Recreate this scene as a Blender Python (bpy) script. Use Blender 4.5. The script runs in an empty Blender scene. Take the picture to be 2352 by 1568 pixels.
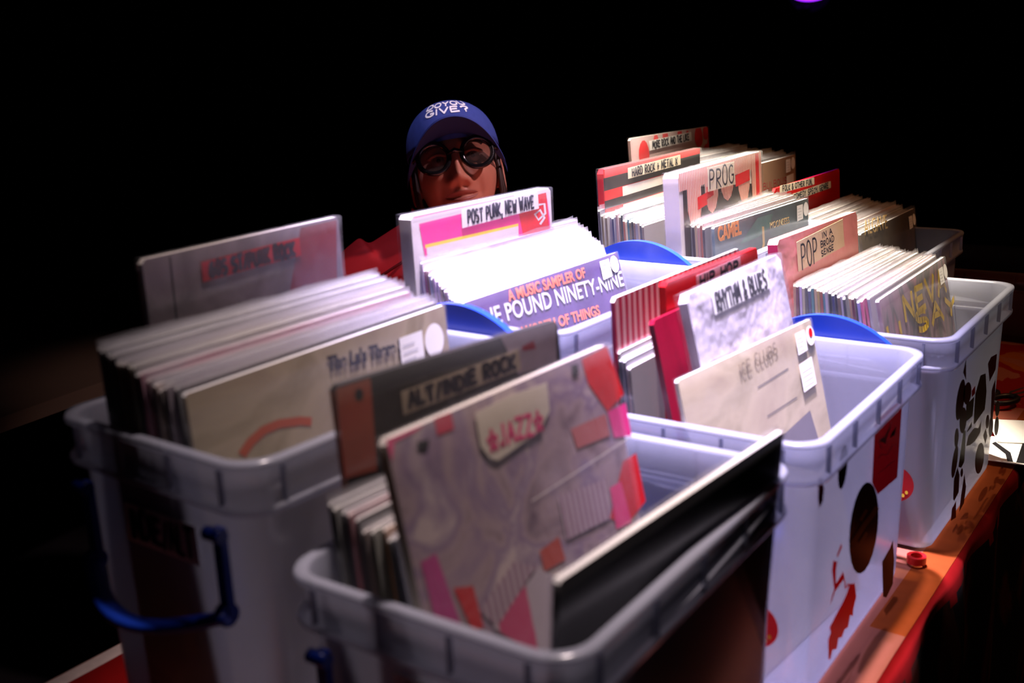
import bpy, bmesh, math, random
from mathutils import Vector, Matrix, noise
R_ = math.radians
random.seed(7)
SC = bpy.context.scene
COL = SC.collection

# ------------------------------------------------------------------ camera
FPX = 2435.24
CAM = Vector((-0.4454, -0.2698, 1.3624))
FW = Vector((0.78139521, 0.56845252, -0.25745537))
RT = Vector((0.57888233, -0.8143718, -0.04115597))
UP = Vector((0.23305961, 0.11687729, 0.96541334))
cd = bpy.data.cameras.new('camera'); cam = bpy.data.objects.new('camera', cd); COL.objects.link(cam)
cam.matrix_world = Matrix(((RT.x, UP.x, -FW.x, CAM.x), (RT.y, UP.y, -FW.y, CAM.y), (RT.z, UP.z, -FW.z, CAM.z), (0, 0, 0, 1)))
cd.sensor_width = 36.0; cd.lens = FPX * 36.0 / 2352.0; cd.clip_start = 0.02; cd.clip_end = 60
cd.dof.use_dof = True; cd.dof.focus_distance = 1.62; cd.dof.aperture_fstop = 4.2
SC.camera = cam

# ------------------------------------------------------------------ world, lights, exposure
w = bpy.data.worlds.new('world'); SC.world = w; w.use_nodes = True
w.node_tree.nodes['Background'].inputs[0].default_value = (0.02, 0.01, 0.03, 1)
w.node_tree.nodes['Background'].inputs[1].default_value = 0.02
vs = SC.view_settings
vs.view_transform = 'Standard'; vs.look = 'None'; vs.gamma = 1; vs.use_curve_mapping = False; vs.exposure = 0.0
SC.cycles.transparent_max_bounces = 40
SC.cycles.max_bounces = 10
SC.cycles.transmission_bounces = 8
SC.cycles.sample_clamp_indirect = 4.0

def spot(name, loc, tgt, energy, color, size, blend, radius):
    l = bpy.data.lights.new(name, 'SPOT'); o = bpy.data.objects.new(name, l); COL.objects.link(o)
    l.energy = energy; l.color = color; l.spot_size = R_(size); l.spot_blend = blend; l.shadow_soft_size = radius
    o.location = loc
    o.rotation_euler = (Vector(tgt) - Vector(loc)).to_track_quat('-Z', 'Y').to_euler()
    return o
spot('violet_stage_spot', (0.62, 0.33, 3.35), (0.62, 0.33, 1.05), 2700, (0.74, 0.64, 1.0), 25, 1.0, 0.04)
spot('warm_stage_spot', (1.18, 0.44, 3.30), (1.10, 0.42, 1.05), 3300, (1.0, 0.86, 0.68), 23, 1.0, 0.04)
spot('wide_stage_spot', (0.62, 0.15, 3.40), (0.40, 0.18, 1.05), 560, (1.0, 0.80, 0.78), 28, 1.0, 0.05)
spot('amber_stage_spot', (2.3, -0.9, 3.0), (1.45, 0.20, 0.95), 45, (1.0, 0.42, 0.18), 32, 0.9, 0.06)
spot('pink_stage_spot', (1.30, -0.26, 2.30), (1.06, 1.00, 1.08), 100, (0.98, 0.66, 0.78), 22, 0.7, 0.03)
spot('blue_cap_fill', (0.55, 0.62, 3.2), (1.08, 1.0, 1.16), 110, (0.70, 0.66, 1.0), 14, 0.8, 0.03)  # extra overhead fill, added to brighten the cap and shoulder
spot('red_bounce_fill', (-0.3, 1.4, 0.35), (1.05, 0.95, 1.14), 2.2, (1.0, 0.10, 0.05), 40, 0.7, 0.08)  # added low fill standing in for red bounce off the records onto the face

# ------------------------------------------------------------------ pixel helpers (photograph 2352 x 1568): where a sight line meets a plane
def ray(u, v): return FW + RT * ((u - 1176) / FPX) + UP * ((784 - v) / FPX)
def at_z(u, v, z): d = ray(u, v); return CAM + d * ((z - CAM.z) / d.z)
def at_y(u, v, y): d = ray(u, v); return CAM + d * ((y - CAM.y) / d.y)
def at_t(u, v, t): return CAM + ray(u, v) * t
def edge(p, q, wd):
    P = at_z(p[0], p[1], CAM.z - 1) - CAM; Q = at_z(q[0], q[1], CAM.z - 1) - CAM
    k = wd / (P - Q).length
    return CAM + P * k, CAM + Q * k

# ------------------------------------------------------------------ materials
MATS = {}
def node_mat(name):
    m = bpy.data.materials.new(name); m.use_nodes = True
    nt = m.node_tree
    return m, nt, nt.nodes, nt.links, nt.nodes['Principled BSDF']
def mat(name, col, rough=0.6, spec=0.4, metal=0.0, emit=None, var=0.0, scale=40.0):
    if name in MATS: return MATS[name]
    m, nt, N, L, b = node_mat(name)
    b.inputs['Base Color'].default_value = (*col, 1); b.inputs['Roughness'].default_value = rough
    b.inputs['Specular IOR Level'].default_value = spec; b.inputs['Metallic'].default_value = metal
    if emit:
        b.inputs['Emission Color'].default_value = (*emit[:3], 1); b.inputs['Emission Strength'].default_value = emit[3]
    if var > 0:
        tc = N.new('ShaderNodeTexCoord'); nz = N.new('ShaderNodeTexNoise'); nz.inputs['Scale'].default_value = scale
        nz.inputs['Detail'].default_value = 6
        mx = N.new('ShaderNodeMix'); mx.data_type = 'RGBA'
        mx.inputs['A'].default_value = (*[c * (1 - var) for c in col], 1); mx.inputs['B'].default_value = (*[min(1, c * (1 + var)) for c in col], 1)
        L.new(tc.outputs['Object'], nz.inputs['Vector']); L.new(nz.outputs['Fac'], mx.inputs['Factor']); L.new(mx.outputs['Result'], b.inputs['Base Color'])
    MATS[name] = m
    return m
def ramp_mat(name, stops, scale, rough=0.5, spec=0.4, dist=0.6, constant=False, vec_scale=(1, 1, 1), detail=5.0, tex='noise'):
    if name in MATS: return MATS[name]
    m, nt, N, L, b = node_mat(name)
    tc = N.new('ShaderNodeTexCoord'); mp = N.new('ShaderNodeMapping'); mp.inputs['Scale'].default_value = vec_scale
    L.new(tc.outputs['Object'], mp.inputs['Vector'])
    if tex == 'noise':
        t = N.new('ShaderNodeTexNoise'); t.inputs['Scale'].default_value = scale; t.inputs['Detail'].default_value = detail; t.inputs['Distortion'].default_value = dist
        out = t.outputs['Fac']
    elif tex == 'wave':
        t = N.new('ShaderNodeTexWave'); t.inputs['Scale'].default_value = scale; t.inputs['Distortion'].default_value = dist; t.inputs['Detail'].default_value = detail
        out = t.outputs['Fac']
    else:
        t = N.new('ShaderNodeTexVoronoi'); t.inputs['Scale'].default_value = scale; out = t.outputs['Distance']
    L.new(mp.outputs['Vector'], t.inputs['Vector'])
    r = N.new('ShaderNodeValToRGB'); L.new(out, r.inputs['Fac'])
    if constant: r.color_ramp.interpolation = 'CONSTANT'
    e = r.color_ramp.elements
    while len(e) < len(stops): e.new(0.5)
    for i, (p, c) in enumerate(stops): e[i].position = p; e[i].color = (*c, 1)
    L.new(r.outputs['Color'], b.inputs['Base Color'])
    b.inputs['Roughness'].default_value = rough; b.inputs['Specular IOR Level'].default_value = spec
    MATS[name] = m
    return m
def frosted(name, tint, tr, rough=0.25, diff=0.5, sheen=0.045):
    """translucent polypropylene / polythene: part see-through, part scattering, thin sheen"""
    if name in MATS: return MATS[name]
    m, nt, N, L, b = node_mat(name)
    N.remove(b); out = N['Material Output']
    t = N.new('ShaderNodeBsdfTransparent'); t.inputs[0].default_value = (*[(0.5 + 0.5 * c) if 'vinyl' not in name else c for c in tint], 1)
    d = N.new('ShaderNodeBsdfDiffuse'); d.inputs[0].default_value = (*tint, 1)
    l = N.new('ShaderNodeBsdfTranslucent'); l.inputs[0].default_value = (*tint, 1)
    g = N.new('ShaderNodeBsdfGlossy'); g.inputs['Roughness'].default_value = rough
    m1 = N.new('ShaderNodeMixShader'); m1.inputs[0].default_value = 1 - diff
    L.new(d.outputs[0], m1.inputs[1]); L.new(l.outputs[0], m1.inputs[2])
    m2 = N.new('ShaderNodeMixShader'); m2.inputs[0].default_value = tr
    L.new(m1.outputs[0], m2.inputs[1]); L.new(t.outputs[0], m2.inputs[2])
    lw = N.new('ShaderNodeLayerWeight'); lw.inputs[0].default_value = 0.5
    pw = N.new('ShaderNodeMath'); pw.operation = 'POWER'; pw.inputs[1].default_value = 4.0; L.new(lw.outputs['Facing'], pw.inputs[0])
    ma = N.new('ShaderNodeMath'); ma.operation = 'MULTIPLY_ADD'; ma.inputs[1].default_value = 0.45; ma.inputs[2].default_value = sheen; L.new(pw.outputs[0], ma.inputs[0])
    m3 = N.new('ShaderNodeMixShader'); L.new(ma.outputs[0], m3.inputs[0]); L.new(m2.outputs[0], m3.inputs[1]); L.new(g.outputs[0], m3.inputs[2])
    L.new(m3.outputs[0], out.inputs['Surface'])
    MATS[name] = m
    return m
def crinkle(name, tr=0.92, strength=0.35, scale=22.0, tint=(0.9, 0.9, 0.92)):
    """clear film with crinkles"""
    if name in MATS: return MATS[name]
    if name in MATS: return MATS[name]
    m = frosted(name, tint, tr, 0.16, 0.6, 0.05)
    N, L = m.node_tree.nodes, m.node_tree.links
    tc = N.new('ShaderNodeTexCoord'); mp = N.new('ShaderNodeMapping'); mp.inputs['Scale'].default_value = (1.6, 0.6, 1); mp.inputs['Rotation'].default_value = (0, 0, 0.5)
    nz = N.new('ShaderNodeTexNoise'); nz.inputs['Scale'].default_value = scale
    nz.inputs['Detail'].default_value = 3; nz.inputs['Distortion'].default_value = 2.2
    bp = N.new('ShaderNodeBump'); bp.inputs['Strength'].default_value = strength; bp.inputs['Distance'].default_value = 0.006
    L.new(tc.outputs['Object'], mp.inputs[0]); L.new(mp.outputs[0], nz.inputs['Vector']); L.new(nz.outputs['Fac'], bp.inputs['Height'])
    for n in N:
        if n.bl_idname in ('ShaderNodeBsdfDiffuse', 'ShaderNodeBsdfGlossy'): L.new(bp.outputs[0], n.inputs['Normal'])
    return m
def objcol_mat(name, mixw=0.0, rough=0.45):
    if name in MATS: return MATS[name]
    m, nt, N, L, b = node_mat(name)
    oi = N.new('ShaderNodeObjectInfo'); mx = N.new('ShaderNodeMix'); mx.data_type = 'RGBA'
    mx.inputs['Factor'].default_value = mixw; mx.inputs['B'].default_value = (0.86, 0.84, 0.80, 1)
    L.new(oi.outputs['Color'], mx.inputs['A']); L.new(mx.outputs['Result'], b.inputs['Base Color'])
    b.inputs['Roughness'].default_value = rough
    MATS[name] = m
    return m
M_SPINE = objcol_mat('printed_card'); M_EDGE = objcol_mat('pale_card_edge', 0.62, 0.7)
M_EDGEGLARE = mat('glare_whitened_card_edge', (0.84, 0.80, 0.70), 0.7, 0.2)  # card tops whitened to paint in the blown-out overhead light
M_POLY = frosted('clear_polythene', (0.88, 0.88, 0.92), 0.72, 0.2, 0.5)
M_POLYF = frosted('clear_front_polythene', (0.88, 0.88, 0.92), 0.93, 0.15, 0.5)
M_WRAP = crinkle('clear_crinkled_wrap')
M_CRATE = frosted('frosted_polypropylene', (0.48, 0.50, 0.60), 0.40, 0.22, 0.62)
M_BLUE = mat('blue_plastic', (0.010, 0.045, 0.42), 0.3, 0.5)
M_PAPER = mat('label_paper', (0.80, 0.76, 0.68), 0.75, 0.2, var=0.06)
M_WHITE = mat('white_sticker', (0.85, 0.84, 0.80), 0.6, 0.3, var=0.04)
M_INK = mat('marker_ink', (0.012, 0.012, 0.025), 0.55, 0.3)
M_INKGREY = mat('printed_grey_ink', (0.10, 0.09, 0.09), 0.6, 0.3)
M_RED = mat('red_gloss', (0.62, 0.010, 0.014), 0.25, 0.5, var=0.12, scale=14)
M_PINK = mat('pink_ink', (0.80, 0.05, 0.20), 0.5, 0.4, var=0.15)
M_HOTPINK = mat('hot_pink_print', (0.84, 0.03, 0.24), 0.45, 0.4, var=0.25, scale=18)
M_BLACK = mat('black_print', (0.012, 0.011, 0.013), 0.4, 0.4)
M_CREAM = mat('cream_card', (0.70, 0.62, 0.47), 0.55, 0.3, var=0.08, scale=25)
M_ORANGE = mat('orange_ink', (0.85, 0.22, 0.05), 0.5, 0.3)
M_YELLOW = mat('yellow_ink', (0.85, 0.60, 0.05), 0.5, 0.3)
M_GOLD = mat('gold_ink', (0.62, 0.42, 0.16), 0.5, 0.4)
M_SCRAWL = mat('faded_brown_ink', (0.30, 0.24, 0.15), 0.6, 0.3)
M_GREYINK = mat('silver_ink', (0.50, 0.50, 0.50), 0.5, 0.4, var=0.2, scale=120)

# ------------------------------------------------------------------ mesh helpers
class MB:
    def __init__(s): s.bm = bmesh.new(); s.mats = []
    def mi(s, m):
        if m not in s.mats: s.mats.append(m)
        return s.mats.index(m)
    def face(s, pts, m, smooth=False):
        vs_ = [s.bm.verts.new(p) for p in pts]
        f = s.bm.faces.new(vs_); f.material_index = s.mi(m); f.smooth = smooth
        return f
    def box(s, a, b, m):
        x0, y0, z0 = a; x1, y1, z1 = b
        v = [s.bm.verts.new(p) for p in ((x0, y0, z0), (x1, y0, z0), (x1, y1, z0), (x0, y1, z0), (x0, y0, z1), (x1, y0, z1), (x1, y1, z1), (x0, y1, z1))]
        for q in ((3, 2, 1, 0), (4, 5, 6, 7), (0, 1, 5, 4), (1, 2, 6, 5), (2, 3, 7, 6), (3, 0, 4, 7)):
            f = s.bm.faces.new([v[i] for i in q]); f.material_index = s.mi(m)
    def loft(s, rings, m, cap0=True, cap1=True, smooth=True, closed=True):
        vr = [[s.bm.verts.new(p) for p in r] for r in rings]
        n = len(vr[0]); k = s.mi(m)
        for a, b in zip(vr, vr[1:]):
            for i in range(n if closed else n - 1):
                f = s.bm.faces.new((a[i], a[(i + 1) % n], b[(i + 1) % n], b[i])); f.material_index = k; f.smooth = smooth
        if cap0: f = s.bm.faces.new(vr[0][::-1]); f.material_index = k
        if cap1: f = s.bm.faces.new(vr[-1]); f.material_index = k
        return vr
    def tube(s, pts, radii, m, n=12, flat=1.0, cap=True, upv=None):
        pts = [Vector(p) for p in pts]
        if not hasattr(radii, '__len__'): radii = [radii] * len(pts)
        rings = []; prev = Vector(upv) if upv else Vector((0.13, 0.21, 0.97))
        for i, p in enumerate(pts):
            t = (pts[min(i + 1, len(pts) - 1)] - pts[max(i - 1, 0)]).normalized()
            a = t.cross(prev)
            if a.length < 1e-5: a = t.orthogonal()
            a.normalize(); b = t.cross(a).normalized(); prev = a.cross(t) if upv is None else Vector(upv)
            r = radii[i]; ra, rb = (r if hasattr(r, '__len__') else (r, r * flat))
            rings.append([p + a * (ra * math.cos(2 * math.pi * j / n)) + b * (rb * math.sin(2 * math.pi * j / n)) for j in range(n)])
        s.loft(rings, m, cap, cap)
    def ell(s, c, r, m, nu=24, nv=14, fn=None):
        c = Vector(c); rings = []
        for j in range(1, nv):
            th = math.pi * j / nv
            rings.append([c + Vector((r[0] * math.sin(th) * math.cos(2 * math.pi * i / nu), r[1] * math.sin(th) * math.sin(2 * math.pi * i / nu), -r[2] * math.cos(th))) for i in range(nu)])
        if fn: rings = [[fn(p) for p in rg] for rg in rings]
        s.loft(rings, m, True, True)
    def disc(s, c, rx, ry, z, m, n=28, rot=0.0):
        s.face([(c[0] + rx * math.cos(a) * math.cos(rot) - ry * math.sin(a) * math.sin(rot), c[1] + rx * math.cos(a) * math.sin(rot) + ry * math.sin(a) * math.cos(rot), z) for a in [2 * math.pi * i / n for i in range(n)]], m)
    def poly(s, pts, z, m): s.face([(x, y, z) for x, y in pts], m)
    def build(s, name, parent=None, matrix=None, recalc=False):
        if recalc: bmesh.ops.recalc_face_normals(s.bm, faces=s.bm.faces[:])
        me = bpy.data.meshes.new(name); s.bm.to_mesh(me); s.bm.free()
        for m in s.mats: me.materials.append(m)
        o = bpy.data.objects.new(name, me); COL.objects.link(o)
        if parent is not None: o.parent = parent
        if matrix is not None: o.matrix_local = matrix
        return o
def tag(o, label=None, cat=None, group=None, kind=None):
    if label: o['label'] = label
    if cat: o['category'] = cat
    if group: o['group'] = group
    if kind: o['kind'] = kind
    return o
def empty(name, loc=(0, 0, 0), rz=0.0, matrix=None):
    o = bpy.data.objects.new(name, None); COL.objects.link(o); o.empty_display_size = 0.05
    if matrix is not None: o.matrix_world = matrix
    else: o.location = loc; o.rotation_euler = (0, 0, rz)
    return o

# ------------------------------------------------------------------ marker lettering (strokes in a unit box)
def arc(cx, cy, rx, ry, a0, a1, n=8): return [(cx + rx * math.cos(R_(a0 + (a1 - a0) * i / n)), cy + ry * math.sin(R_(a0 + (a1 - a0) * i / n))) for i in range(n + 1)]
GL = {
 'A': [[(0, 0), (.5, 1), (1, 0)], [(.2, .38), (.82, .38)]],
 'B': [[(.05, 0), (.05, 1)], [(.05, 1)] + arc(.45, .76, .42, .24, 90, -90) + [(.05, .52)], [(.45, .52)] + arc(.5, .26, .48, .26, 90, -90) + [(.05, 0)]],
 'C': [arc(.55, .5, .52, .5, 50, 310, 12)],
 'D': [[(.05, 0), (.05, 1)], [(.05, 1)] + arc(.35, .5, .62, .5, 90, -90, 10) + [(.05, 0)]],
 'E': [[(.9, .95), (.1, 1), (.05, .5), (.75, .52)], [(.05, .5), (.08, 0), (.95, .03)]],
 'F': [[(.95, 1), (.1, .98), (.08, 0)], [(.1, .52), (.75, .54)]],
 'G': [arc(.55, .5, .52, .5, 55, 330, 12) + [(1.0, .45), (.62, .45)]],
 'H': [[(.05, 0), (.08, 1)], [(.92, 0), (.95, 1)], [(.06, .5), (.94, .53)]],
 'I': [[(.5, 0), (.5, 1)]],
 'J': [[(.75, 1), (.78, .25)] + arc(.42, .22, .36, .22, 0, -170, 7)],
 'K': [[(.05, 0), (.08, 1)], [(.95, 1), (.1, .42), (.95, 0)]],
 'L': [[(.1, 1), (.08, 0), (.9, .03)]],
 'M': [[(0, 0), (.12, 1), (.5, .3), (.88, 1), (1, 0)]],
 'N': [[(.05, 0), (.08, 1), (.92, 0), (.95, 1)]],
 'O': [arc(.5, .5, .48, .5, 90, 450, 14)],
 'P': [[(.08, 0), (.08, 1)], [(.08, 1)] + arc(.45, .74, .45, .26, 90, -90) + [(.08, .48)]],
 'Q': [arc(.5, .5, .48, .5, 90, 450, 14), [(.6, .25), (1, -.08)]],
 'R': [[(.08, 0), (.08, 1)], [(.08, 1)] + arc(.45, .75, .45, .25, 90, -90) + [(.08, .5), (.95, 0)]],
 'S': [arc(.5, .75, .42, .25, 40, 270, 8) + arc(.5, .25, .44, .25, 90, -140, 8)],
 'T': [[(0, .98), (1, 1)], [(.5, 1), (.5, 0)]],
 'U': [[(.05, 1)] + arc(.5, .3, .43, .3, 180, 360, 8) + [(.95, 1)]],
 'V': [[(0, 1), (.5, 0), (1, 1)]],
 'W': [[(0, 1), (.25, 0), (.5, .7), (.75, 0), (1, 1)]],
 'X': [[(0, 1), (1, 0)], [(1, 1), (0, 0)]],
 'Y': [[(0, 1), (.5, .5), (1, 1)], [(.5, .5), (.45, 0)]],
 'Z': [[(0, 1), (.95, .98), (.05, .02), (1, 0)]],
 '&': [[(.95, .05), (.25, .75)] + arc(.45, .85, .22, .15, 200, -40, 7) + [(.15, .35)] + arc(.42, .2, .34, .2, 150, 330, 7) + [(.95, .45)]],
 '+': [[(.5, .15), (.5, .85)], [(.12, .5), (.88, .5)]],
 ',': [[(.5, .1), (.3, -.25)]], '/': [[(.1, -.05), (.9, 1.05)]], "'": [[(.5, 1), (.45, .75)]], '.': [[(.45, 0), (.55, .05)]], '-': [[(.2, .5), (.8, .5)]],
 '*': [[(.5, 1), (.62, .62), (1, .6), (.7, .38), (.82, 0), (.5, .22), (.18, 0), (.3, .38), (0, .6), (.38, .62), (.5, 1)]],
 '0': [arc(.5, .5, .42, .5, 90, 450, 12)], '1': [[(.25, .8), (.5, 1), (.5, 0)]], '2': [arc(.5, .72, .42, .28, 160, -30, 8) + [(.05, 0), (.95, 0)]],
 '5': [[(.9, 1), (.2, 1), (.15, .58)] + arc(.48, .3, .44, .3, 110, -150, 8)], '9': [arc(.5, .7, .4, .3, 0, 360, 10) + [(.85, .4), (.7, 0)]], '8': [arc(.5, .76, .36, .24, -90, 270, 10), arc(.5, .26, .44, .26, 90, 450, 10)],
 '6': [arc(.5, .3, .42, .3, 0, 360, 10), [(.08, .3), (.3, .8), (.7, 1)]],
 '?': [arc(.5, .75, .42, .25, 170, -60, 8) + [(.5, .35), (.5, .25)], [(.5, .05), (.52, 0)]],
}
NARROW = {'I': .28, ',': .25, "'": .25, '.': .25, 'J': .8, '1': .5, 'M': 1.2, 'W': 1.3, '/': .7, '*': 1.25, 'L': .8, ' ': .55}
def stroke_text(mb, text, x0, y0, wd, ht, sw, m, z=0.0006, jit=0.06, mapf=None, gap=0.30, slope=0.0):
    adv = [NARROW.get(c, 1.0) for c in text]
    tot = sum(adv) + gap * (len(text) - 1); cw = wd / tot; x = x0
    rnd = random.Random(hash(text) % 1000 if False else sum(map(ord, text)))
    def put(pts):
        if mapf: pts = [mapf(p[0], p[1], z) for p in pts]
        else: pts = [(p[0], p[1], z) for p in pts]
        mb.face(pts, m)
    for c, a in zip(text, adv):
        jy = rnd.uniform(-jit, jit) * ht; sk = rnd.uniform(-jit, jit) * 1.2; sh = 1 + rnd.uniform(-jit, jit)
        for st in GL.get(c, []):
            P = []
            for (u, v) in st:
                if c in 'I': u = .5
                P.append(Vector((x + (u * a + sk * v) * cw, y0 + jy + v * ht * sh + slope * (x - x0))))
            if mapf:
                Q = [P[0]]
                for p, q in zip(P, P[1:]):
                    k = max(1, int((q - p).length / (0.004)))
                    Q += [p.lerp(q, i / k) for i in range(1, k + 1)]
                P = Q
            h = sw / 2
            for p, q in zip(P, P[1:]):
                d = q - p
                if d.length < 1e-7: continue
                d.normalize(); n = Vector((-d.y, d.x)) * h; e = d * h * .5
                put([p - e - n, q + e - n, q + e + n, p - e + n])
        x += (a + gap) * cw

# ------------------------------------------------------------------ slabs: record covers and divider boards
# local frame: origin bottom-left of the front face, X along the width, Y up the board, Z out of the front face
def slab_frame(P, Q, lean, floor_z, h=None):
    ex = (Q - P); wd = ex.length; ex = ex.normalized()
    back = Vector((0, 0, 1)).cross(ex).normalized()
    ey = (Vector((0, 0, 1)) * math.cos(R_(lean)) + back * math.sin(R_(lean))).normalized()
    ez = ex.cross(ey).normalized(); ey = ez.cross(ex).normalized()
    if h is None: h = (P.z - floor_z) / ey.z
    O = P - ey * h
    M = Matrix(((ex.x, ey.x, ez.x, O.x), (ex.y, ey.y, ez.y, O.y), (ex.z, ey.z, ez.z, O.z), (0, 0, 0, 1)))
    return M, wd, h
def slab_mesh(name, wd, h, t, front, side, top, matrix, r=0.002, patches=(), back=None):
    mb = MB(); back = back or side
    y1 = h - r; x1 = wd - r
    out = [(r, 0), (x1, 0), (wd, r), (wd, y1), (x1, h), (r, h), (0, y1), (0, r)]
    mb.face([(x, y, 0) for x, y in out], front)
    mb.face([(x, y, -t) for x, y in out[::-1]], back)
    for i in range(8):
        a, b = out[i], out[(i + 1) % 8]
        m = top if i in (3, 4, 5) else side
        mb.face([(a[0], a[1], 0), (a[0], a[1], -t), (b[0], b[1], -t), (b[0], b[1], 0)], m)
    for k, (pts, m) in enumerate(patches): mb.poly(pts, 0.0003 + 0.00003 * k, m)
    return mb.build(name, None, matrix)
def poly_sleeve(parent, wd, h, t, ext=0.006, m=None, seed=0, e=0.0006):
    rnd = random.Random(seed); m = m or M_POLY
    mb = MB(); n = 10; xs = [-e + (wd + 2 * e) * i / n for i in range(n + 1)]
    k = mb.mi(m)
    for z, s in ((e, 1), (-t - e, -1)):
        lo = [mb.bm.verts.new((x, 0.0, z)) for x in xs]
        mi_ = [mb.bm.verts.new((x, h - .004, z)) for x in xs]
        hi = [mb.bm.verts.new((x, h + ext + rnd.uniform(-.002, .002), z - s * e * .6)) for x in xs]
        for a, b in ((lo, mi_), (mi_, hi)):
            for i in range(n): f = mb.bm.faces.new((a[i], a[i + 1], b[i + 1], b[i])); f.material_index = k; f.smooth = True
    mb.face([(-e, 0, e), (-e, 0, -t - e), (-e, h + ext * .6, -t - e), (-e, h + ext * .6, e)], M_POLYF)
    mb.face([(wd + e, 0, -t - e), (wd + e, 0, e), (wd + e, h + ext * .4, e), (wd + e, h + ext * .4, -t - e)], m)
    return mb.build('plastic_sleeve', parent)
def wrap_sheet(parent, wd, h, t, m=None, amp=0.0010, seed=0, name='plastic_wrap', off=0.0028, e=0.0012):
    m = m or M_WRAP; mb = MB(); nx, ny = 26, 26; k = mb.mi(m)
    V = [[mb.bm.verts.new((-e + (wd + 2 * e) * i / nx, h * j / ny, off + amp * noise.noise(Vector((i * .45 + seed, j * .3, seed * 1.7))))) for i in range(nx + 1)] for j in range(ny + 1)]
    for j in range(ny):
        for i in range(nx): f = mb.bm.faces.new((V[j][i], V[j][i + 1], V[j + 1][i + 1], V[j + 1][i])); f.material_index = k; f.smooth = True
    top = [V[ny][i] for i in range(nx + 1)]
    tb = [mb.bm.verts.new((-e + (wd + 2 * e) * i / nx, h + e + amp * .6 * noise.noise(Vector((i * .7, seed, 3))), off * .2)) for i in range(nx + 1)]
    tc = [mb.bm.verts.new((-e + (wd + 2 * e) * i / nx, h + e + amp * .6 * noise.noise(Vector((i * .7, seed, 9))), -t - e)) for i in range(nx + 1)]
    for a, b in ((top, tb), (tb, tc)):
        for i in range(nx): f = mb.bm.faces.new((a[i], a[i + 1], b[i + 1], b[i])); f.material_index = k; f.smooth = True
    mb.face([(-e, 0, off), (-e, 0, -t - e), (-e, h, -t - e), (-e, h, off)], m)
    return mb.build(name, parent)
def label_part(parent, text, x, y, wd, ht, rot=0.0, paper=None, ink=None, sw=0.0028, z=0.0010, margin=(.07, .16), lines=None, name='paper_label', corner=None, jit=.06):
    paper = paper or M_PAPER; ink = ink or M_INK
    M = Matrix.Translation((x, y, z)) @ Matrix.Rotation(R_(rot), 4, 'Z')
    mb = MB(); pts = corner or [(0, 0), (wd, 0.0008), (wd - .0006, ht), (0.0006, ht - .0006)]
    mb.poly(pts, 0.0003, paper); mb.poly(pts[::-1], 0.0, paper)
    for a, b in zip(pts, pts[1:] + pts[:1]): mb.face([(a[0], a[1], 0), (b[0], b[1], 0), (b[0], b[1], .0003), (a[0], a[1], .0003)], paper)
    lab = mb.build(name, parent, M)
    lb = MB()
    if lines:
        for (tx, lx, ly, lw, lh, ls) in lines: stroke_text(lb, tx, lx * wd, ly * ht, lw * wd, lh * ht, ls, ink, jit=jit)
    elif text:
        stroke_text(lb, text, wd * margin[0], ht * margin[1], wd * (1 - 2 * margin[0]), ht * (1 - 2 * margin[1]), sw, ink, jit=jit)
    else: lb.bm.free(); return lab
    lb.build('lettering', lab)
    return lab
def font_part(parent, text, x, y, ht, m, width=None, rot=0.0, z=0.0009, bold=0.0, name='printed_title'):
    cu = bpy.data.curves.new(name, 'FONT'); cu.body = text; cu.size = ht / 0.72; cu.extrude = 0.0001; cu.offset = bold
    cu.resolution_u = 3
    tmp = bpy.data.objects.new(name, cu); COL.objects.link(tmp)
    dg = bpy.context.evaluated_depsgraph_get(); dg.update()
    me = bpy.data.meshes.new_from_object(tmp.evaluated_get(dg)); bpy.data.objects.remove(tmp); bpy.data.curves.remove(cu)
    me.materials.clear(); me.materials.append(m)
    xs = [v.co.x for v in me.vertices]; x0, x1 = min(xs), max(xs)
    sx = (width / (x1 - x0)) if width else 1.0
    for v in me.vertices: v.co.x = (v.co.x - x0) * sx
    o = bpy.data.objects.new(name, me); COL.objects.link(o); o.parent = parent
    o.matrix_local = Matrix.Translation((x, y, z)) @ Matrix.Rotation(R_(rot), 4, 'Z')
    return o
def stickers(parent, wd, h, x=0.245, y=0.05, red=False, z=0.0026, k=1.0):
    """price sticker with faint ruled print and a round sticker near the top corner"""
    mb = MB(); hh = h - y
    mb.poly([(x, hh), (x + .034 * k, hh + .001), (x + .035 * k, hh + .036 * k), (x + .001, hh + .036 * k)], 0.0, M_WHITE)
    for i in range(4): mb.poly([(x + .004 * k, hh + (.006 + .007 * i) * k), (x + (.026 - .004 * (i % 2)) * k, hh + (.006 + .007 * i) * k), (x + (.026 - .004 * (i % 2)) * k, hh + (.0072 + .007 * i) * k), (x + .004 * k, hh + (.0072 + .007 * i) * k)], 0.0003, M_GREYINK)
    s = mb.build('price_sticker', parent, Matrix.Translation((0, 0, z)))
    mb = MB(); mb.disc((x + .052 * k, hh + .022 * k), .0145 * k, .0165 * k, 0.0, M_WHITE)
    if red: mb.disc((x + .054 * k, hh + .027 * k), .007 * k, .008 * k, 0.0003, M_RED)
    mb.build('round_sticker', parent, Matrix.Translation((0, 0, z)))
    return s

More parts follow.
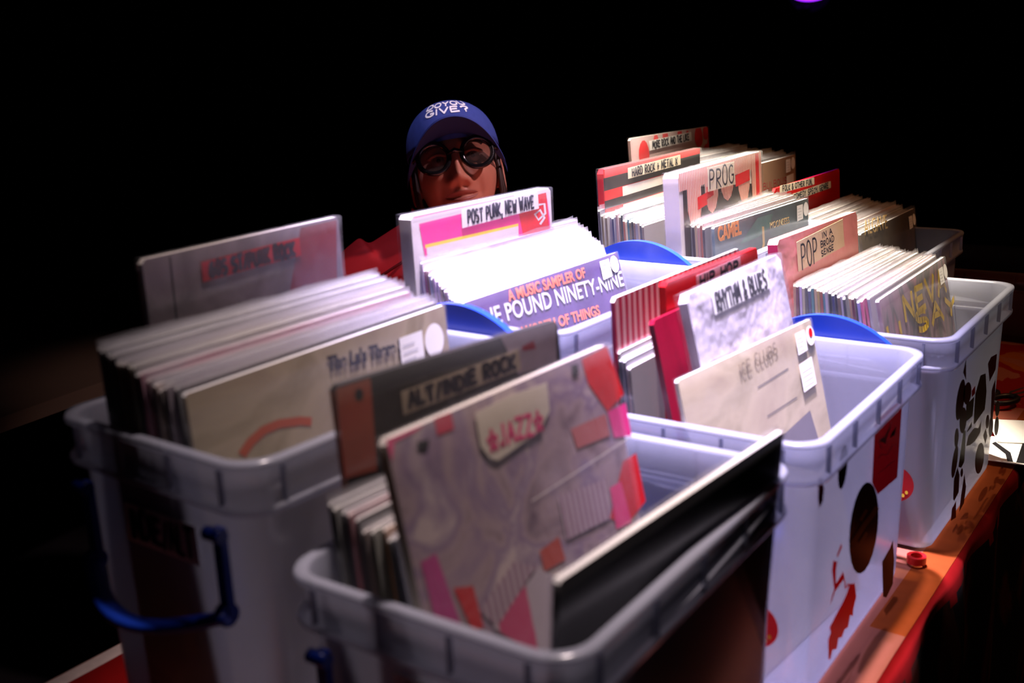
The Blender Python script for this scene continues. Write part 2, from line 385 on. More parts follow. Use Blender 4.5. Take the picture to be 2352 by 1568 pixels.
# ------------------------------------------------------------------ the setting
TZ = 0.740            # table top
HC = 0.280            # crate height
LC, WC = 0.3693, 0.2476
RIS = 0.078           # back row stands this much higher
def noise_bump(m, scale, strength, dist=0.004):
    N, L = m.node_tree.nodes, m.node_tree.links; b = N['Principled BSDF']
    tc = N.new('ShaderNodeTexCoord'); nz = N.new('ShaderNodeTexNoise'); nz.inputs['Scale'].default_value = scale; nz.inputs['Detail'].default_value = 3
    bp = N.new('ShaderNodeBump'); bp.inputs['Strength'].default_value = strength; bp.inputs['Distance'].default_value = dist
    L.new(tc.outputs['Object'], nz.inputs['Vector']); L.new(nz.outputs['Fac'], bp.inputs['Height']); L.new(bp.outputs[0], b.inputs['Normal'])
M_FLOOR = mat('dark_floor_boards', (0.012, 0.010, 0.010), 0.8, 0.1, var=0.3, scale=8)
M_WALL = mat('black_venue_paint', (0.006, 0.006, 0.007), 0.9, 0.05, var=0.2, scale=3)
mb = MB(); mb.box((-4, -4, -0.05), (8.5, 8.5, 0), M_FLOOR); tag(mb.build('floor'), 'dark venue floor', kind='structure')
mb = MB(); mb.box((8.3, -4, 0), (8.5, 8.5, 4.2), M_WALL); tag(mb.build('wall_right'), 'black far wall of the venue', kind='structure')
mb = MB(); mb.box((-4, 8.3, 0), (8.3, 8.5, 4.2), M_WALL); tag(mb.build('wall_back'), 'black back wall of the venue', kind='structure')

# table with its printed cloth: salmon, orange and red patches on top, red band over a drop with its shade painted black
M_CLOTH = ramp_mat('patched_red_cloth', [(0.0, (0.34, 0.10, 0.065)), (0.46, (0.34, 0.10, 0.065)), (0.50, (0.26, 0.004, 0.004)), (0.60, (0.36, 0.085, 0.01)), (0.66, (0.34, 0.10, 0.065))], 4.6, 0.85, 0.15, 0.8, True, (1, 1, 1))
noise_bump(M_CLOTH, 16, 0.5)
M_CLOTHRED = mat('red_cloth_band', (0.20, 0.003, 0.003), 0.9, 0.08, var=0.25, scale=30)
M_CLOTHORANGE = mat('orange_cloth_band', (0.24, 0.045, 0.008), 0.9, 0.08, var=0.25, scale=30)
M_SALMON = mat('salmon_cloth', (0.30, 0.095, 0.06), 0.9, 0.08, var=0.3, scale=7)
noise_bump(M_SALMON, 16, 0.5)
M_HEM = mat('white_cloth_hem', (0.62, 0.50, 0.46), 0.85, 0.1, var=0.2, scale=90)
M_DROP = ramp_mat('shaded_printed_drop', [(0.0, (0.006, 0.004, 0.004)), (0.52, (0.006, 0.004, 0.004)), (0.60, (0.05, 0.012, 0.005)), (0.75, (0.10, 0.004, 0.004))], 9.0, 0.9, 0.1, 1.5, False, (1, 3, .5))  # near-black paints in the drop's unlit shade, along with a red-black print
troot = empty('trestle_table', (1.0, 0.37, 0))
tag(troot, 'long trestle table carrying all the record crates', 'table')
mb = MB(); mb.box((-1.25, -0.365, TZ - .034), (1.55, 0.375, TZ - .006), mat('table_board', (0.20, 0.13, 0.08), .6)); mb.build('tabletop', troot)
for sx in (-1.05, 1.35):
    for sy in (-.3, .31):
        mb = MB(); mb.tube([(sx - .12, sy, 0), (sx, sy, TZ - .034)], .016, mat('steel_leg', (.25, .25, .26), .4, .5, .8)); mb.build('leg', troot)
croot = empty('tablecloth', (0, 0, TZ))
tag(croot, 'red and salmon patterned tablecloth under the crates with dark drop', 'tablecloth')
mb = MB(); nx, ny = 130, 38
def cz(x, y): return 0.0022 * noise.noise(Vector((x * 9, y * 9, 0)))
V = [[mb.bm.verts.new((-.26 + 2.82 * i / nx, 0.0 + .742 * j / ny, -0.003 + cz(-.26 + 2.82 * i / nx, .742 * j / ny))) for i in range(nx + 1)] for j in range(ny + 1)]
for j in range(ny):
    for i in range(nx):
        f = mb.bm.faces.new((V[j][i], V[j][i + 1], V[j + 1][i + 1], V[j + 1][i])); f.smooth = True
        xm = -.26 + 2.82 * (i + .5) / nx
        f.material_index = mb.mi(M_HEM if j >= ny - 1 else (M_CLOTHRED if j >= ny - 7 else (M_CLOTHORANGE if j < 2 and xm > .62 + .02 * j else (M_CLOTH if xm > 1.22 + .05 * math.sin(j) else M_SALMON))))
mb.build('cloth_top', croot)
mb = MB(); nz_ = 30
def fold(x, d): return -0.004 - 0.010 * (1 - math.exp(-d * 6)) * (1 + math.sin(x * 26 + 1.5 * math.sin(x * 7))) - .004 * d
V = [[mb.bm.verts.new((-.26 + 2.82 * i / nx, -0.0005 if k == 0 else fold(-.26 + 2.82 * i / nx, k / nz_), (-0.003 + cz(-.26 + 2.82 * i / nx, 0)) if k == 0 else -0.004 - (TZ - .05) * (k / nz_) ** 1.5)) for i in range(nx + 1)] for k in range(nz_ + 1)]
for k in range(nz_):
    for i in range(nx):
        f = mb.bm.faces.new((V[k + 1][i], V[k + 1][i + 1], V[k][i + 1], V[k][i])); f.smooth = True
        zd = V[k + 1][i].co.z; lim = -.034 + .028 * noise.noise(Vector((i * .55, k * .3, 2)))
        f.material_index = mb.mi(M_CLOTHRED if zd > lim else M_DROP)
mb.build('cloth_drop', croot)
mb = MB(); nb = 60
V = [[mb.bm.verts.new((-.26 + 2.82 * i / nb, .742 + (0 if k == 0 else .012 + .012 * math.sin(i * 1.3)), -0.003 - .5 * k / 8)) for i in range(nb + 1)] for k in range(9)]
for k in range(8):
    for i in range(nb): f = mb.bm.faces.new((V[k][i], V[k][i + 1], V[k + 1][i + 1], V[k + 1][i])); f.material_index = mb.mi(M_HEM if k == 0 else M_CLOTHRED); f.smooth = True
mb.build('cloth_back_drop', croot)
M_RISER = mat('riser_board', (0.30, 0.02, 0.02), 0.7, 0.2, var=0.2)
def riser(x0, x1, y0, y1, lab):
    mb = MB(); mb.box((x0, y0, TZ + .001), (x1, y1, TZ + RIS - .001), M_RISER)
    tag(mb.build('riser_box'), lab, 'riser')
riser(0.0, 1.215, 0.290, 0.520, 'low red riser under the back row of record crates')

# ------------------------------------------------------------------ crates
def rrect(L, W, ins, r, z, n=6):
    x0, x1, y0, y1 = ins, L - ins, ins, W - ins; pts = []
    r = max(0.004, r)
    for cx, cy, a0 in ((x1 - r, y0 + r, -90), (x1 - r, y1 - r, 0), (x0 + r, y1 - r, 90), (x0 + r, y0 + r, 180)):
        for i in range(n + 1):
            a = R_(a0 + 90 * i / n); pts.append((cx + r * math.cos(a), cy + r * math.sin(a), z))
    return pts
def crate(x, y, yaw, base, label, L=LC, W=WC, H=HC, handles=((0, 'down'), (1, 'up')), plastic=None, hmat=None, group='clear plastic record crates'):
    m = plastic or M_CRATE
    root = empty('storage_crate', (x, y, base), R_(yaw)); tag(root, label, 'crate', group)
    mb = MB()
    S = [(.021, .016, 0.0), (.017, .020, .003), (.0155, .022, .010), (.0105, .026, H - .046), (.0100, .026, H - .041), (.0010, .030, H - .0405), (.0, .030, H - .037),
         (.0006, .030, H - .034), (.0045, .028, H - .033), (.0045, .028, H - .007), (.0006, .030, H - .006), (.0, .030, H - .003), (.0012, .030, H), (.0085, .026, H), (.0100, .025, H - .003),
         (.0125, .024, H - .045), (.0175, .020, .012), (.0185, .018, .0035)]
    rings = [rrect(L, W, a, r, z) for a, r, z in S]
    mb.loft(rings, m, True, True)
    # stiffening ribs across the rim band
    def rib(cx, cy, ex, ey): mb.box((cx - ex, cy - ey, H - .034), (cx + ex, cy + ey, H - .006), m)
    for i in range(5):
        xx = .034 + (L - .068) * i / 4
        rib(xx, .0026, .0011, .0022); rib(xx, W - .0026, .0011, .0022)
    for i in range(4):
        yy = .034 + (W - .068) * i / 3
        rib(.0026, yy, .0022, .0011); rib(L - .0026, yy, .0022, .0011)
    mb.build('crate_body', root)
    hm = hmat or M_BLUE
    for end, pose in handles:
        s = -1 if end == 0 else 1; xe = 0 if end == 0 else L
        hb = MB(); y0, y1 = .040, W - .040
        if pose == 'down':
            for yy in (y0, y1):
                hb.box((min(xe + s * .002, xe - s * .004), yy - .005, H - .120), (max(xe + s * .002, xe - s * .004), yy + .005, H - .052), hm)
                hb.tube([(xe + s * .003, yy - .009, H - .056), (xe + s * .003, yy + .009, H - .056)], .0055, hm, 10)
                hb.tube([(xe + s * .001, yy - .004, H - .120), (xe + s * .001, yy + .004, H - .120)], .009, hm, 12)
            pts = [(xe + s * (.002 + .030 * math.sin(math.pi * t)), y0 - .004 + (y1 - y0 + .008) * t, H - .120 - .016 * math.sin(math.pi * t)) for t in [i / 14 for i in range(15)]]
            hb.tube(pts, [(.0085, .0055)] * 15, hm, 10)
        else:
            for yy in (y0, y1):
                hb.box((min(xe + s * .010, xe + s * .004), yy - .004, H - .060), (max(xe + s * .010, xe + s * .004), yy + .004, H - .012), hm)
            ts = [i / 26 for i in range(27)]
            top = [(y0 - .012 + (y1 - y0 + .024) * t, H - .030 + .056 * math.sin(math.pi * t) ** .62) for t in ts]
            low = [(y, z - .026 - .012 * math.sin(math.pi * t)) for (y, z), t in zip(top, ts)]
            prof = [(-.0045, 0), (.0045, 0), (.0045, 1), (-.0045, 1)]
            rings = [[(xe + s * .009 + o, a[0], a[1] + (b[1] - a[1]) * k) for o, k in prof] for a, b in zip(top, low)]
            hb.loft(rings, hm, True, True, False)
        hb.build('handle', root)
    return root
CR = {}
CR['A'] = crate(-.0057, .279, -1.26, TZ + RIS, 'crate with dangling dark blue handle and indie sticker on its near end')
CR['B'] = crate(.0094, .0273, .84, TZ, 'nearest crate, holding the jazz divider and a leaning black record', handles=((0, 'down'), (1, 'down')))
CR['C'] = crate(.3952, .2842, -.7, TZ + RIS, 'crate holding the post punk divider, right in front of the seated person', handles=((1, 'up'),))
CR['D'] = crate(.4153, .0281, .46, TZ, 'crate with red square, black oval and red splash stickers', handles=((1, 'up'),))
CR['E'] = crate(.8116, .2840, -.6, TZ + RIS, 'packed crate holding the prog and hard rock dividers', handles=((1, 'down'),))
CR['F'] = crate(.8252, .0152, -.15, TZ, 'crate with a cluster of dark blob stickers and the pop divider', handles=((1, 'down'),))
CR['G'] = crate(1.235, .4400, 0, TZ, 'crate farthest back, holding the red spotted divider', H=HC + .03, handles=())
CR['H'] = crate(1.270, .1837, .4, TZ, 'unlit empty-cornered crate behind the pop crate holding the plain red divider', handles=((1, 'down'),))
CR['I'] = crate(1.95, .02, 0, TZ, 'low crate in dim reddish shade at the far end of the table', L=.33, W=.37, H=.141, handles=(), plastic=frosted('dim_red_lit_polypropylene', (.30, .16, .13), .25, .3, .5), group=None)  # shadow and dim red light are tinted into this crate's plastic
FLOOR = {k: TZ + .0045 + (RIS if k in 'ACE' else 0) for k in 'ABCDEFGH'}

# stickers on the crates
def face_poly(c, pts_px, m, y_off, name='sticker', extra=None, label=None):
    """a sticker on the long front face of a crate, outlined by sight lines meeting that face"""
    root = CR[c]; yw = root.location.y + y_off
    bpy.context.view_layer.update(); inv = root.matrix_world.inverted(); mb = MB()
    def pt(u, v, o): return inv @ (at_y(u, v, yw) + Vector((0, -o, 0)))
    mb.face([pt(u, v, 0.0) for u, v in pts_px], m)
    for k, (pp, mm) in enumerate(extra or []): mb.face([pt(u, v, .0003 + .0001 * k) for u, v in pp], mm)
    o = mb.build(name, root)
    if label: o['label'] = label
    return o
def ell_px(cx, cy, rx, ry, rot=0, n=22):
    c, s = math.cos(R_(rot)), math.sin(R_(rot))
    return [(cx + rx * math.cos(t) * c - ry * math.sin(t) * s, cy + rx * math.cos(t) * s + ry * math.sin(t) * c) for t in [2 * math.pi * i / n for i in range(n)]]
def ribbon_px(pts, wpx):
    out = []; back = []
    for i, (x, y) in enumerate(pts):
        a = pts[max(i - 1, 0)]; b = pts[min(i + 1, len(pts) - 1)]
        d = Vector((b[0] - a[0], b[1] - a[1])).normalized(); n = Vector((-d.y, d.x)) * wpx / 2
        out.append((x + n.x, y + n.y)); back.append((x - n.x, y - n.y))
    return out + back[::-1]
YD = .0098
M_STK_RED = frosted('dark_red_vinyl', (0.50, 0.004, 0.012), .04, .3, .55)
M_STK_SPL = frosted('bright_red_vinyl', (0.85, 0.006, 0.008), .06, .3, .35)
M_STK_BLK = mat('black_sticker', (.012, .012, .012), .35)
M_STK_GLD = mat('dull_gold_print', (.62, .42, .14), .5)
M_STK_BRN = mat('dark_maroon_sticker', (.075, .016, .018), .45, var=.3, scale=90)
M_STK_OLV = mat('dark_olive_sticker', (.06, .05, .035), .45, var=.3, scale=90)
M_PINKLINE = mat('pale_pink_print', (.85, .55, .55), .6)
face_poly('D', [(2010, 965), (2073, 914), (2061, 1096), (2016, 1135), (2003, 1108)], M_STK_RED, YD,
          extra=[(ribbon_px([(2024, 1030), (2018, 1012), (2030, 1003), (2033, 1020), (2036, 1000), (2043, 985), (2047, 968)], 2.2), M_PINKLINE), (ribbon_px([(2044, 1005), (2049, 990), (2053, 1000), (2057, 978)], 2), M_PINKLINE),
                 (ribbon_px([(2012, 1056), (2024, 1042), (2036, 1044), (2050, 1020), (2056, 1024)], 2), M_PINKLINE), (ribbon_px([(2016, 1086), (2032, 1074), (2052, 1056)], 1.6), M_PINKLINE)], label='dark red rectangular sticker with pale script')
face_poly('D', ell_px(1984, 1212, 32, 106, 6), M_STK_BLK, YD - .0006,
          extra=[(ribbon_px([(1955, 1250), (1968, 1232), (1985, 1205), (2005, 1180), (2014, 1164)], 11), M_STK_GLD), (ribbon_px([(1976, 1195), (1984, 1180), (1990, 1170)], 7), M_STK_GLD), (ribbon_px([(1976, 1245), (1984, 1232), (1990, 1222)], 7), M_STK_GLD)], label='black oval sticker with dull gold lettering')
face_poly('D', [(1903, 1515), (1902, 1470), (1908, 1452), (1905, 1440), (1912, 1428), (1922, 1408), (1935, 1385), (1946, 1360), (1950, 1345), (1941, 1352), (1938, 1330), (1918, 1358), (1907, 1390), (1910, 1372), (1916, 1352), (1911, 1310), (1914, 1286), (1921, 1290), (1923, 1288),
                  (1920, 1310), (1920, 1340), (1937, 1312), (1944, 1348), (1948, 1338), (1952, 1342), (1955, 1338), (1958, 1342), (1961, 1337), (1964, 1342), (1967, 1370), (1960, 1400), (1959, 1415), (1953, 1412), (1948, 1440), (1940, 1445), (1934, 1463), (1926, 1465), (1922, 1490), (1912, 1492), (1908, 1512)], M_STK_SPL, YD,
          label='red jagged splash sticker')
face_poly('D', [(1922, 1276), (1932, 1247), (1934, 1256), (1924, 1280)], M_STK_SPL, YD)
face_poly('D', ell_px(1936, 1072, 10, 52, 6), M_STK_BLK, YD)
face_poly('D', [(1879, 1145), (1880, 1100), (1887, 1094), (1890, 1112), (1893, 1120), (1890, 1150), (1882, 1168)], mat('maroon_sticker', (.22, .008, .03), .5), YD)
face_poly('D', [(2028, 1370), (2026, 1290), (2044, 1258), (2051, 1240), (2054, 1285), (2051, 1340), (2036, 1372)], mat('brown_bottle_sticker', (.16, .05, .02), .5, var=.3), YD)
YF = .0100
for pts, m in [([(2207, 880), (2219, 823), (2219, 873), (2212, 855)], M_STK_BRN), (ell_px(2206, 918, 9, 48, 8), M_STK_BRN), (ell_px(2222, 903, 9, 26, 6), M_STK_BRN), ([(2232, 897), (2240, 885), (2240, 903), (2232, 912)], mat('pinkish_sticker', (.4, .02, .04), .5)),
               ([(2219, 930), (2238, 910), (2234, 955), (2219, 968)], M_STK_OLV), ([(2236, 972), (2240, 905), (2252, 862), (2264, 857), (2266, 900), (2262, 940), (2238, 974)], M_STK_OLV), ([(2269, 835), (2276, 820), (2290, 812), (2287, 848), (2273, 876)], M_STK_BRN),
               ([(2275, 957), (2278, 895), (2286, 870), (2286, 905), (2280, 958)], M_STK_BRN), (ell_px(2212, 965, 8, 30, 4), M_STK_BRN), ([(2221, 990), (2232, 968), (2232, 980), (2222, 992)], M_STK_OLV), ([(2219, 1024), (2224, 1000), (2238, 982), (2247, 983), (2254, 966), (2252, 992), (2240, 1012), (2228, 1022)], M_STK_BRN),
               (ell_px(2197, 1005, 5, 22, 4), M_STK_BRN), ([(2201, 1072), (2207, 1030), (2213, 990), (2218, 988), (2217, 1030), (2215, 1060), (2208, 1074)], M_STK_BLK), (ell_px(2193, 1060, 6, 38, 8), M_STK_BRN), (ell_px(2250, 1052, 10, 36, 6), M_STK_BRN), ([(2258, 1000), (2264, 984), (2268, 1000), (2263, 1020)], M_STK_BRN),
               (ell_px(2276, 980, 5, 24, 4), M_STK_BRN), (ell_px(2268, 968, 4, 16, 4), M_STK_BRN), ([(2189, 1146), (2191, 1100), (2199, 1072), (2204, 1090), (2202, 1130), (2192, 1150)], M_STK_BLK), ([(2203, 1176), (2207, 1140), (2215, 1087), (2219, 1118), (2214, 1155)], M_STK_BRN), (ell_px(2209, 1085, 3, 10, 4), M_STK_BRN),
               ([(2184, 1196), (2186, 1168), (2196, 1150), (2196, 1188)], mat('red_brown_sticker', (.25, .02, .015), .5)), (ell_px(2291, 938, 5, 18, 4), M_STK_OLV), (ell_px(2289, 978, 5, 22, 4), M_STK_OLV)]:
    face_poly('F', pts, m, YF)
# small signs on the near ends
def end_poly(c, build):
    root = CR[c]; mb = MB(); build(mb); return mb.build('end_sticker', root)
# local YZ plane on the near end (x just outside): build in XY then stand it up
ENDM = Matrix(((0, 0, -1, .0098), (-1, 0, 0, 0), (0, 1, 0, 0), (0, 0, 0, 1)))
lab = label_part(CR['A'], 'INDIE/ALT', 0, 0, .092, .034, sw=.0045, name='end_label', z=0.0)
lab.matrix_local = Matrix.Translation((0, .172, HC - .098)) @ ENDM
mb = MB(); mb.poly([(0, 0), (.018, 0), (.018, .040), (0, .042)], 0, M_CREAM); o = mb.build('end_sticker', CR['A']); o.matrix_local = Matrix.Translation((.004, .122, HC - .185)) @ ENDM
lab = label_part(CR['B'], 'JAZZ', 0, 0, .07, .03, sw=.005, name='end_label', z=0.0)
lab.matrix_local = Matrix.Translation((0, .150, HC - .085)) @ ENDM
for c in 'DF':
    mb = MB(); mb.disc((0, 0), .024, .024, 0, M_STK_SPL)
    for i in range(7):
        a = R_(-150 + 20 * i); mb.disc((.018 * math.cos(a), .018 * math.sin(a)), .002, .0026, .0004, M_YELLOW, 8)
    mb.disc((0, .006), .006, .007, .0004, M_YELLOW, 8)
    o = mb.build('round_end_sticker', CR[c]); o['label'] = 'red round sticker with yellow print'
    o.matrix_local = Matrix.Translation((.003, .062, .085)) @ ENDM

# ------------------------------------------------------------------ dividers and the front records
def local_px(M, u, v):
    """where the sight line through a photograph pixel meets a board's front face, in the board's own coordinates"""
    inv = M.inverted(); o = inv @ CAM; d = inv.to_3x3() @ ray(u, v); t = -o.z / d.z
    return (o.x + d.x * t, o.y + d.y * t)
def board(name, cat, label, crate_key, p, q, wd, t, lean, front, side, top, patches=None, r=.004, group=None, h=None, dz=0.0, wrap=None, dx=0.0, PQ=None):
    P, Q = PQ or edge(p, q, wd); P.x += dx; Q.x += dx
    M, w_, h_ = slab_frame(P, Q, lean, FLOOR[crate_key] + .001, h)
    pp = patches(M, w_, h_) if callable(patches) else (patches or [])
    o = slab_mesh(name, w_, h_, t, front, side, top, M, r, pp)
    tag(o, label, cat, group)
    if wrap: wrap_sheet(o, w_, h_, t, wrap, seed=len(name) + int(p[0]))
    return o, M, w_, h_
def px_patches(items):
    return lambda M, w_, h_: [([local_px(M, *pt) for pt in pts], m) for pts, m in items]
def px_label(o, M, text, p0, p1, hpx, **kw):
    """paper label whose lower-left and lower-right corners sit on two sight lines"""
    a = Vector(local_px(M, *p0)); b = Vector(local_px(M, *p1)); d = b - a
    ht = (Vector(local_px(M, p0[0], p0[1] - hpx)) - a).length
    return label_part(o, text, a.x, a.y, d.length, ht, rot=math.degrees(math.atan2(d.y, d.x)), **kw)
def px_font(o, M, text, p0, p1, ht, m, **kw):
    a = Vector(local_px(M, *p0)); b = Vector(local_px(M, *p1)); d = b - a
    return font_part(o, text, a.x, a.y, ht, m, width=d.length, rot=math.degrees(math.atan2(d.y, d.x)), **kw)
S_ = 0.2945   # metres of board width per unit of the edge scale
DG = 'hand lettered genre dividers'
M_MAUVE = ramp_mat('mauve_grey_print', [(0.3, (.10, .075, .08)), (.5, (.26, .20, .22)), (.7, (.16, .11, .13))], 12, .4, .5)
M_MAROON = mat('maroon_print', (.22, .012, .02), .4, .5, var=.2, scale=12)
M_WHITEBOARD = mat('worn_white_card', (.72, .66, .60), .6, .3, var=.12, scale=20)
M_STRIPE_PINK = ramp_mat('pink_striped_wrap', [(0, (.45, .012, .06)), (.45, (.45, .012, .06)), (.62, (.72, .45, .48)), (1, (.72, .45, .48))], 26, .4, .5, 2.5, False, (1, .25, 1), 3, 'wave')
M_MAGENTA = ramp_mat('magenta_foil_wrap', [(0, (.09, .001, .008)), (.5, (.20, .002, .018)), (1, (.32, .006, .04))], 14, .3, .6, 1.5, False, (2.2, .35, 1))
M_GREYBAG = ramp_mat('grey_cloth_wrap', [(0.2, (.36, .33, .38)), (.5, (.58, .54, .60)), (.8, (.66, .62, .70))], 9, .5, .4, 1.5, False, (1.6, .5, 1))
noise_bump(M_GREYBAG, 15, .9, .010)
M_ROSE = ramp_mat('rose_gift_wrap', [(0.2, (.60, .17, .16)), (.6, (.70, .26, .25)), (.8, (.55, .10, .12))], 8, .4, .5, 1.0, False, (1, .5, 1))
noise_bump(M_ROSE, 16, .35, .008)
M_SAND = ramp_mat('aged_sand_cover', [(0.3, (.30, .25, .13)), (.5, (.58, .49, .31)), (.7, (.42, .33, .22))], 9, .5, .4, .8)
M_JAZZ = ramp_mat('mauve_paper_collage', [(0.28, (.15, .09, .12)), (.44, (.42, .30, .31)), (.54, (.27, .18, .27)), (.66, (.58, .46, .43))], 13, .45, .4, 1.5)
M_TAN = mat('tan_cover', (.45, .28, .14), .5, .4, var=.12, scale=12)
M_PURPLE = ramp_mat('deep_purple_cover', [(0.3, (.045, .022, .085)), (.6, (.085, .045, .15)), (.8, (.13, .09, .22))], 7, .35, .5, 1.2)
M_TEALGREY = ramp_mat('teal_grey_cover', [(0.3, (.05, .055, .055)), (.5, (.10, .15, .15)), (.7, (.16, .22, .20))], 6, .35, .5, 1.0)
M_DARKCOVER = ramp_mat('near_black_cover', [(0.4, (.006, .005, .004)), (.62, (.012, .008, .006)), (.75, (.05, .018, .004))], 5, .3, .5, 1.0)
M_BROWNCOVER = ramp_mat('dark_brown_cover', [(0.35, (.05, .035, .022)), (.55, (.12, .085, .05)), (.7, (.05, .04, .03))], 7, .35, .5, 1.0)
M_GRAFF = ramp_mat('mauve_paint_cover', [(0.25, (.16, .10, .11)), (.42, (.34, .22, .24)), (.52, (.13, .13, .12)), (.66, (.40, .18, .20)), (.8, (.20, .16, .13))], 11, .35, .5, 2.0, False, (1.4, .45, 1))

# crate A: silver-wrapped divider with the red strip, and the sand-coloured front record
o, M, w_, h_ = board('genre_divider', 'divider', 'tall silver wrapped divider with tilted dark red strip, highest in the near left crate', 'A', (325, 597), (777, 497), .865 * S_, .006, 0, M_MAUVE, M_MAUVE, M_WHITEBOARD,
    px_patches([([(690, 523), (772, 505), (774, 680), (660, 700)], M_MAROON), ([(388, 590), (391, 590), (408, 735), (403, 735)], M_BLACK)]), group=DG, wrap=M_WRAP)
px_label(o, M, '60S ST/PUNK ROCK', (464, 648), (690, 588), 48, paper=mat('red_label_card', (.50, .004, .010), .45, .4), ink=M_INK, sw=.0045, name='red_label')
o, M, w_, h_ = board('record', 'record', 'sand coloured record with black title, front of the near left crate', 'A', (425, 905), (1020, 700), 1.08 * S_, .004, 4, M_SAND, M_SAND, M_EDGE,
    px_patches([(ribbon_px([(555, 1045), (575, 1015), (605, 988), (640, 973), (690, 966), (715, 968)], 20), mat('orange_arc_print', (.62, .13, .05), .5))]), r=.002)
px_font(o, M, "The La's There S", (752, 852), (925, 806), .0125, M_BLACK, bold=.0009)
poly_sleeve(o, w_, h_, .004, .014, m=M_POLYF, seed=1, e=.0012); stickers(o, w_, h_, w_ - .075, .052, z=.0016)
A_FRONT = (o, M, w_, h_)

# crate C: post punk divider and the purple front record
o, M, w_, h_ = board('genre_divider', 'divider', 'white edged pink divider lettered POST PUNK, NEW WAVE in front of the seated person', 'C', (943, 497), (1264, 431), .90 * S_, .018, 1, M_WHITEBOARD, M_CREAM, M_WHITEBOARD,
    px_patches([([(962, 514), (1254, 443), (1262, 500), (1266, 580), (985, 640)], M_HOTPINK), ([(1185, 459), (1254, 442), (1264, 560), (1205, 560)], M_RED), ([(976, 562), (1190, 513), (1190, 520), (976, 570)], M_YELLOW), ([(979, 569), (1190, 519), (1192, 590), (985, 640)], M_WHITEBOARD),
                (ribbon_px([(1237, 470), (1250, 468), (1252, 490), (1236, 505), (1228, 492), (1240, 482), (1250, 500), (1240, 515)], 5), M_WHITEBOARD), ([(950, 499), (1180, 447), (1180, 449), (950, 501)], M_PINK)]), group=DG, wrap=None)
px_label(o, M, 'POST PUNK, NEW WAVE', (1060, 524), (1236, 480), 44, sw=.0030)
wrap_sheet(o, w_, h_, .020, crinkle('clear_film', .95, .12, 10), seed=3)
o, M, w_, h_ = board('record', 'record', 'purple record with orange and silver lettering, front of the post punk crate', 'C', (1050, 700), (1408, 582), 1.10 * S_, .004, 15, M_PURPLE, M_PURPLE, M_EDGE, None, r=.002, dx=.010)
px_font(o, M, 'A MUSIC SAMPLER OF', (1168, 692), (1345, 636), .0125, mat('coral_ink', (.80, .16, .08), .5), bold=.0004)
px_font(o, M, 'ONE POUND NINETY-NINE', (1086, 760), (1433, 655), .020, M_GREYINK, bold=.0004)
px_font(o, M, "WORTH OF THINGS", (1200, 775), (1378, 722), .0125, MATS['coral_ink'], bold=.0004)
wrap_sheet(o, w_, h_, .004, crinkle('clear_sleeve_film', .94, .25, 14), seed=5, off=.0016, name='plastic_sleeve'); stickers(o, w_, h_, w_ - .050, .028, z=.0022, k=.66)
C_FRONT = (o, M, w_, h_)

# crate E: hard rock, prog dividers, teal front record
o, M, w_, h_ = board('genre_divider', 'divider', 'red and black striped divider lettered HARD ROCK + METAL', 'E', (1385, 390), (1607, 340), 1.14 * S_, .010, 2, M_BLACK, M_RED, M_RED,
    lambda M, w_, h_: [([(0, h_ - .030 - .026 * i), (w_, h_ - .026 - .026 * i), (w_, h_ - .040 - .026 * i), (0, h_ - .044 - .026 * i)], M_RED) for i in range(5)] +
    [([(0, h_ - .012), (w_, h_ - .009), (w_, h_), (0, h_)], M_RED)] +
    [([(.055, h_ - .030 - .026 * i), (w_ * .80, h_ - .028 - .026 * i), (w_ * .80, h_ - .041 - .026 * i), (.055, h_ - .044 - .026 * i)], M_WHITEBOARD) for i in range(5)], r=.006, group=DG, wrap=crinkle('clear_film', .95, .12, 10))
px_label(o, M, 'HARD ROCK + METAL X', (1441, 411), (1562, 379), 26, sw=.0026, paper=M_CREAM)
def prog_patches(M, w_, h_):
    L_ = []
    L_.append(([(.012, .02), (w_ - .045, .02), (w_ - .045, h_ - .045), (.012, h_ - .020)], M_BLACK))
    M_CANDY = ramp_mat('red_candy_stripe', [(0, (.62, .14, .10)), (.5, (.62, .14, .10)), (.56, (.72, .62, .52)), (1, (.72, .62, .52))], 55, .5, .4, .6, False, (1, .35, 1), 2, 'wave')
    L_.append(([(0, h_ - .024), (w_, h_ - .024), (w_, h_), (0, h_)], M_CANDY))
    for i, (cx, ln) in enumerate([(.050, .064), (.112, .046), (.172, .036), (.240, .050)]):
        L_.append(([(cx - .024, h_ - .02), (cx + .024, h_ - .02), (cx + .024, h_ - .024 - ln * .45), (cx + .014, h_ - .022 - ln * .85), (cx, h_ - .022 - ln), (cx - .014, h_ - .022 - ln * .85), (cx - .024, h_ - .024 - ln * .45)], M_CANDY))
    for x0, yy, ww in ((.060, .056, .034), (.094, .046, .024), (.205, .042, .06)): L_.append(([(x0, h_ - yy), (x0 + ww, h_ - yy + .003), (x0 + ww, h_ - yy + .020), (x0, h_ - yy + .017)], M_RED))
    L_.append(([(w_ - .044, .02), (w_ - .002, .02), (w_ - .002, h_ - .002), (w_ - .044, h_ - .002)], M_CANDY))
    L_.append(([(w_ - .026, .02), (w_ - .012, .02), (w_ - .012, h_ - .002), (w_ - .026, h_ - .002)], M_RED))
    return L_
o, M, w_, h_ = board('genre_divider', 'divider', 'candy striped padded divider lettered PROG', 'E', (1557, 399), (1747, 347), 1.08 * S_, .022, 3, M_WHITEBOARD, M_WHITEBOARD, mat('pale_rose_wrap', (.74, .56, .52), .5, var=.15), prog_patches, r=.006, group=DG, wrap=crinkle('clear_film', .95, .12, 10))
px_label(o, M, 'PROG', (1624, 441), (1687, 424), 56, sw=.0030, margin=(.06, .1), paper=M_CREAM)
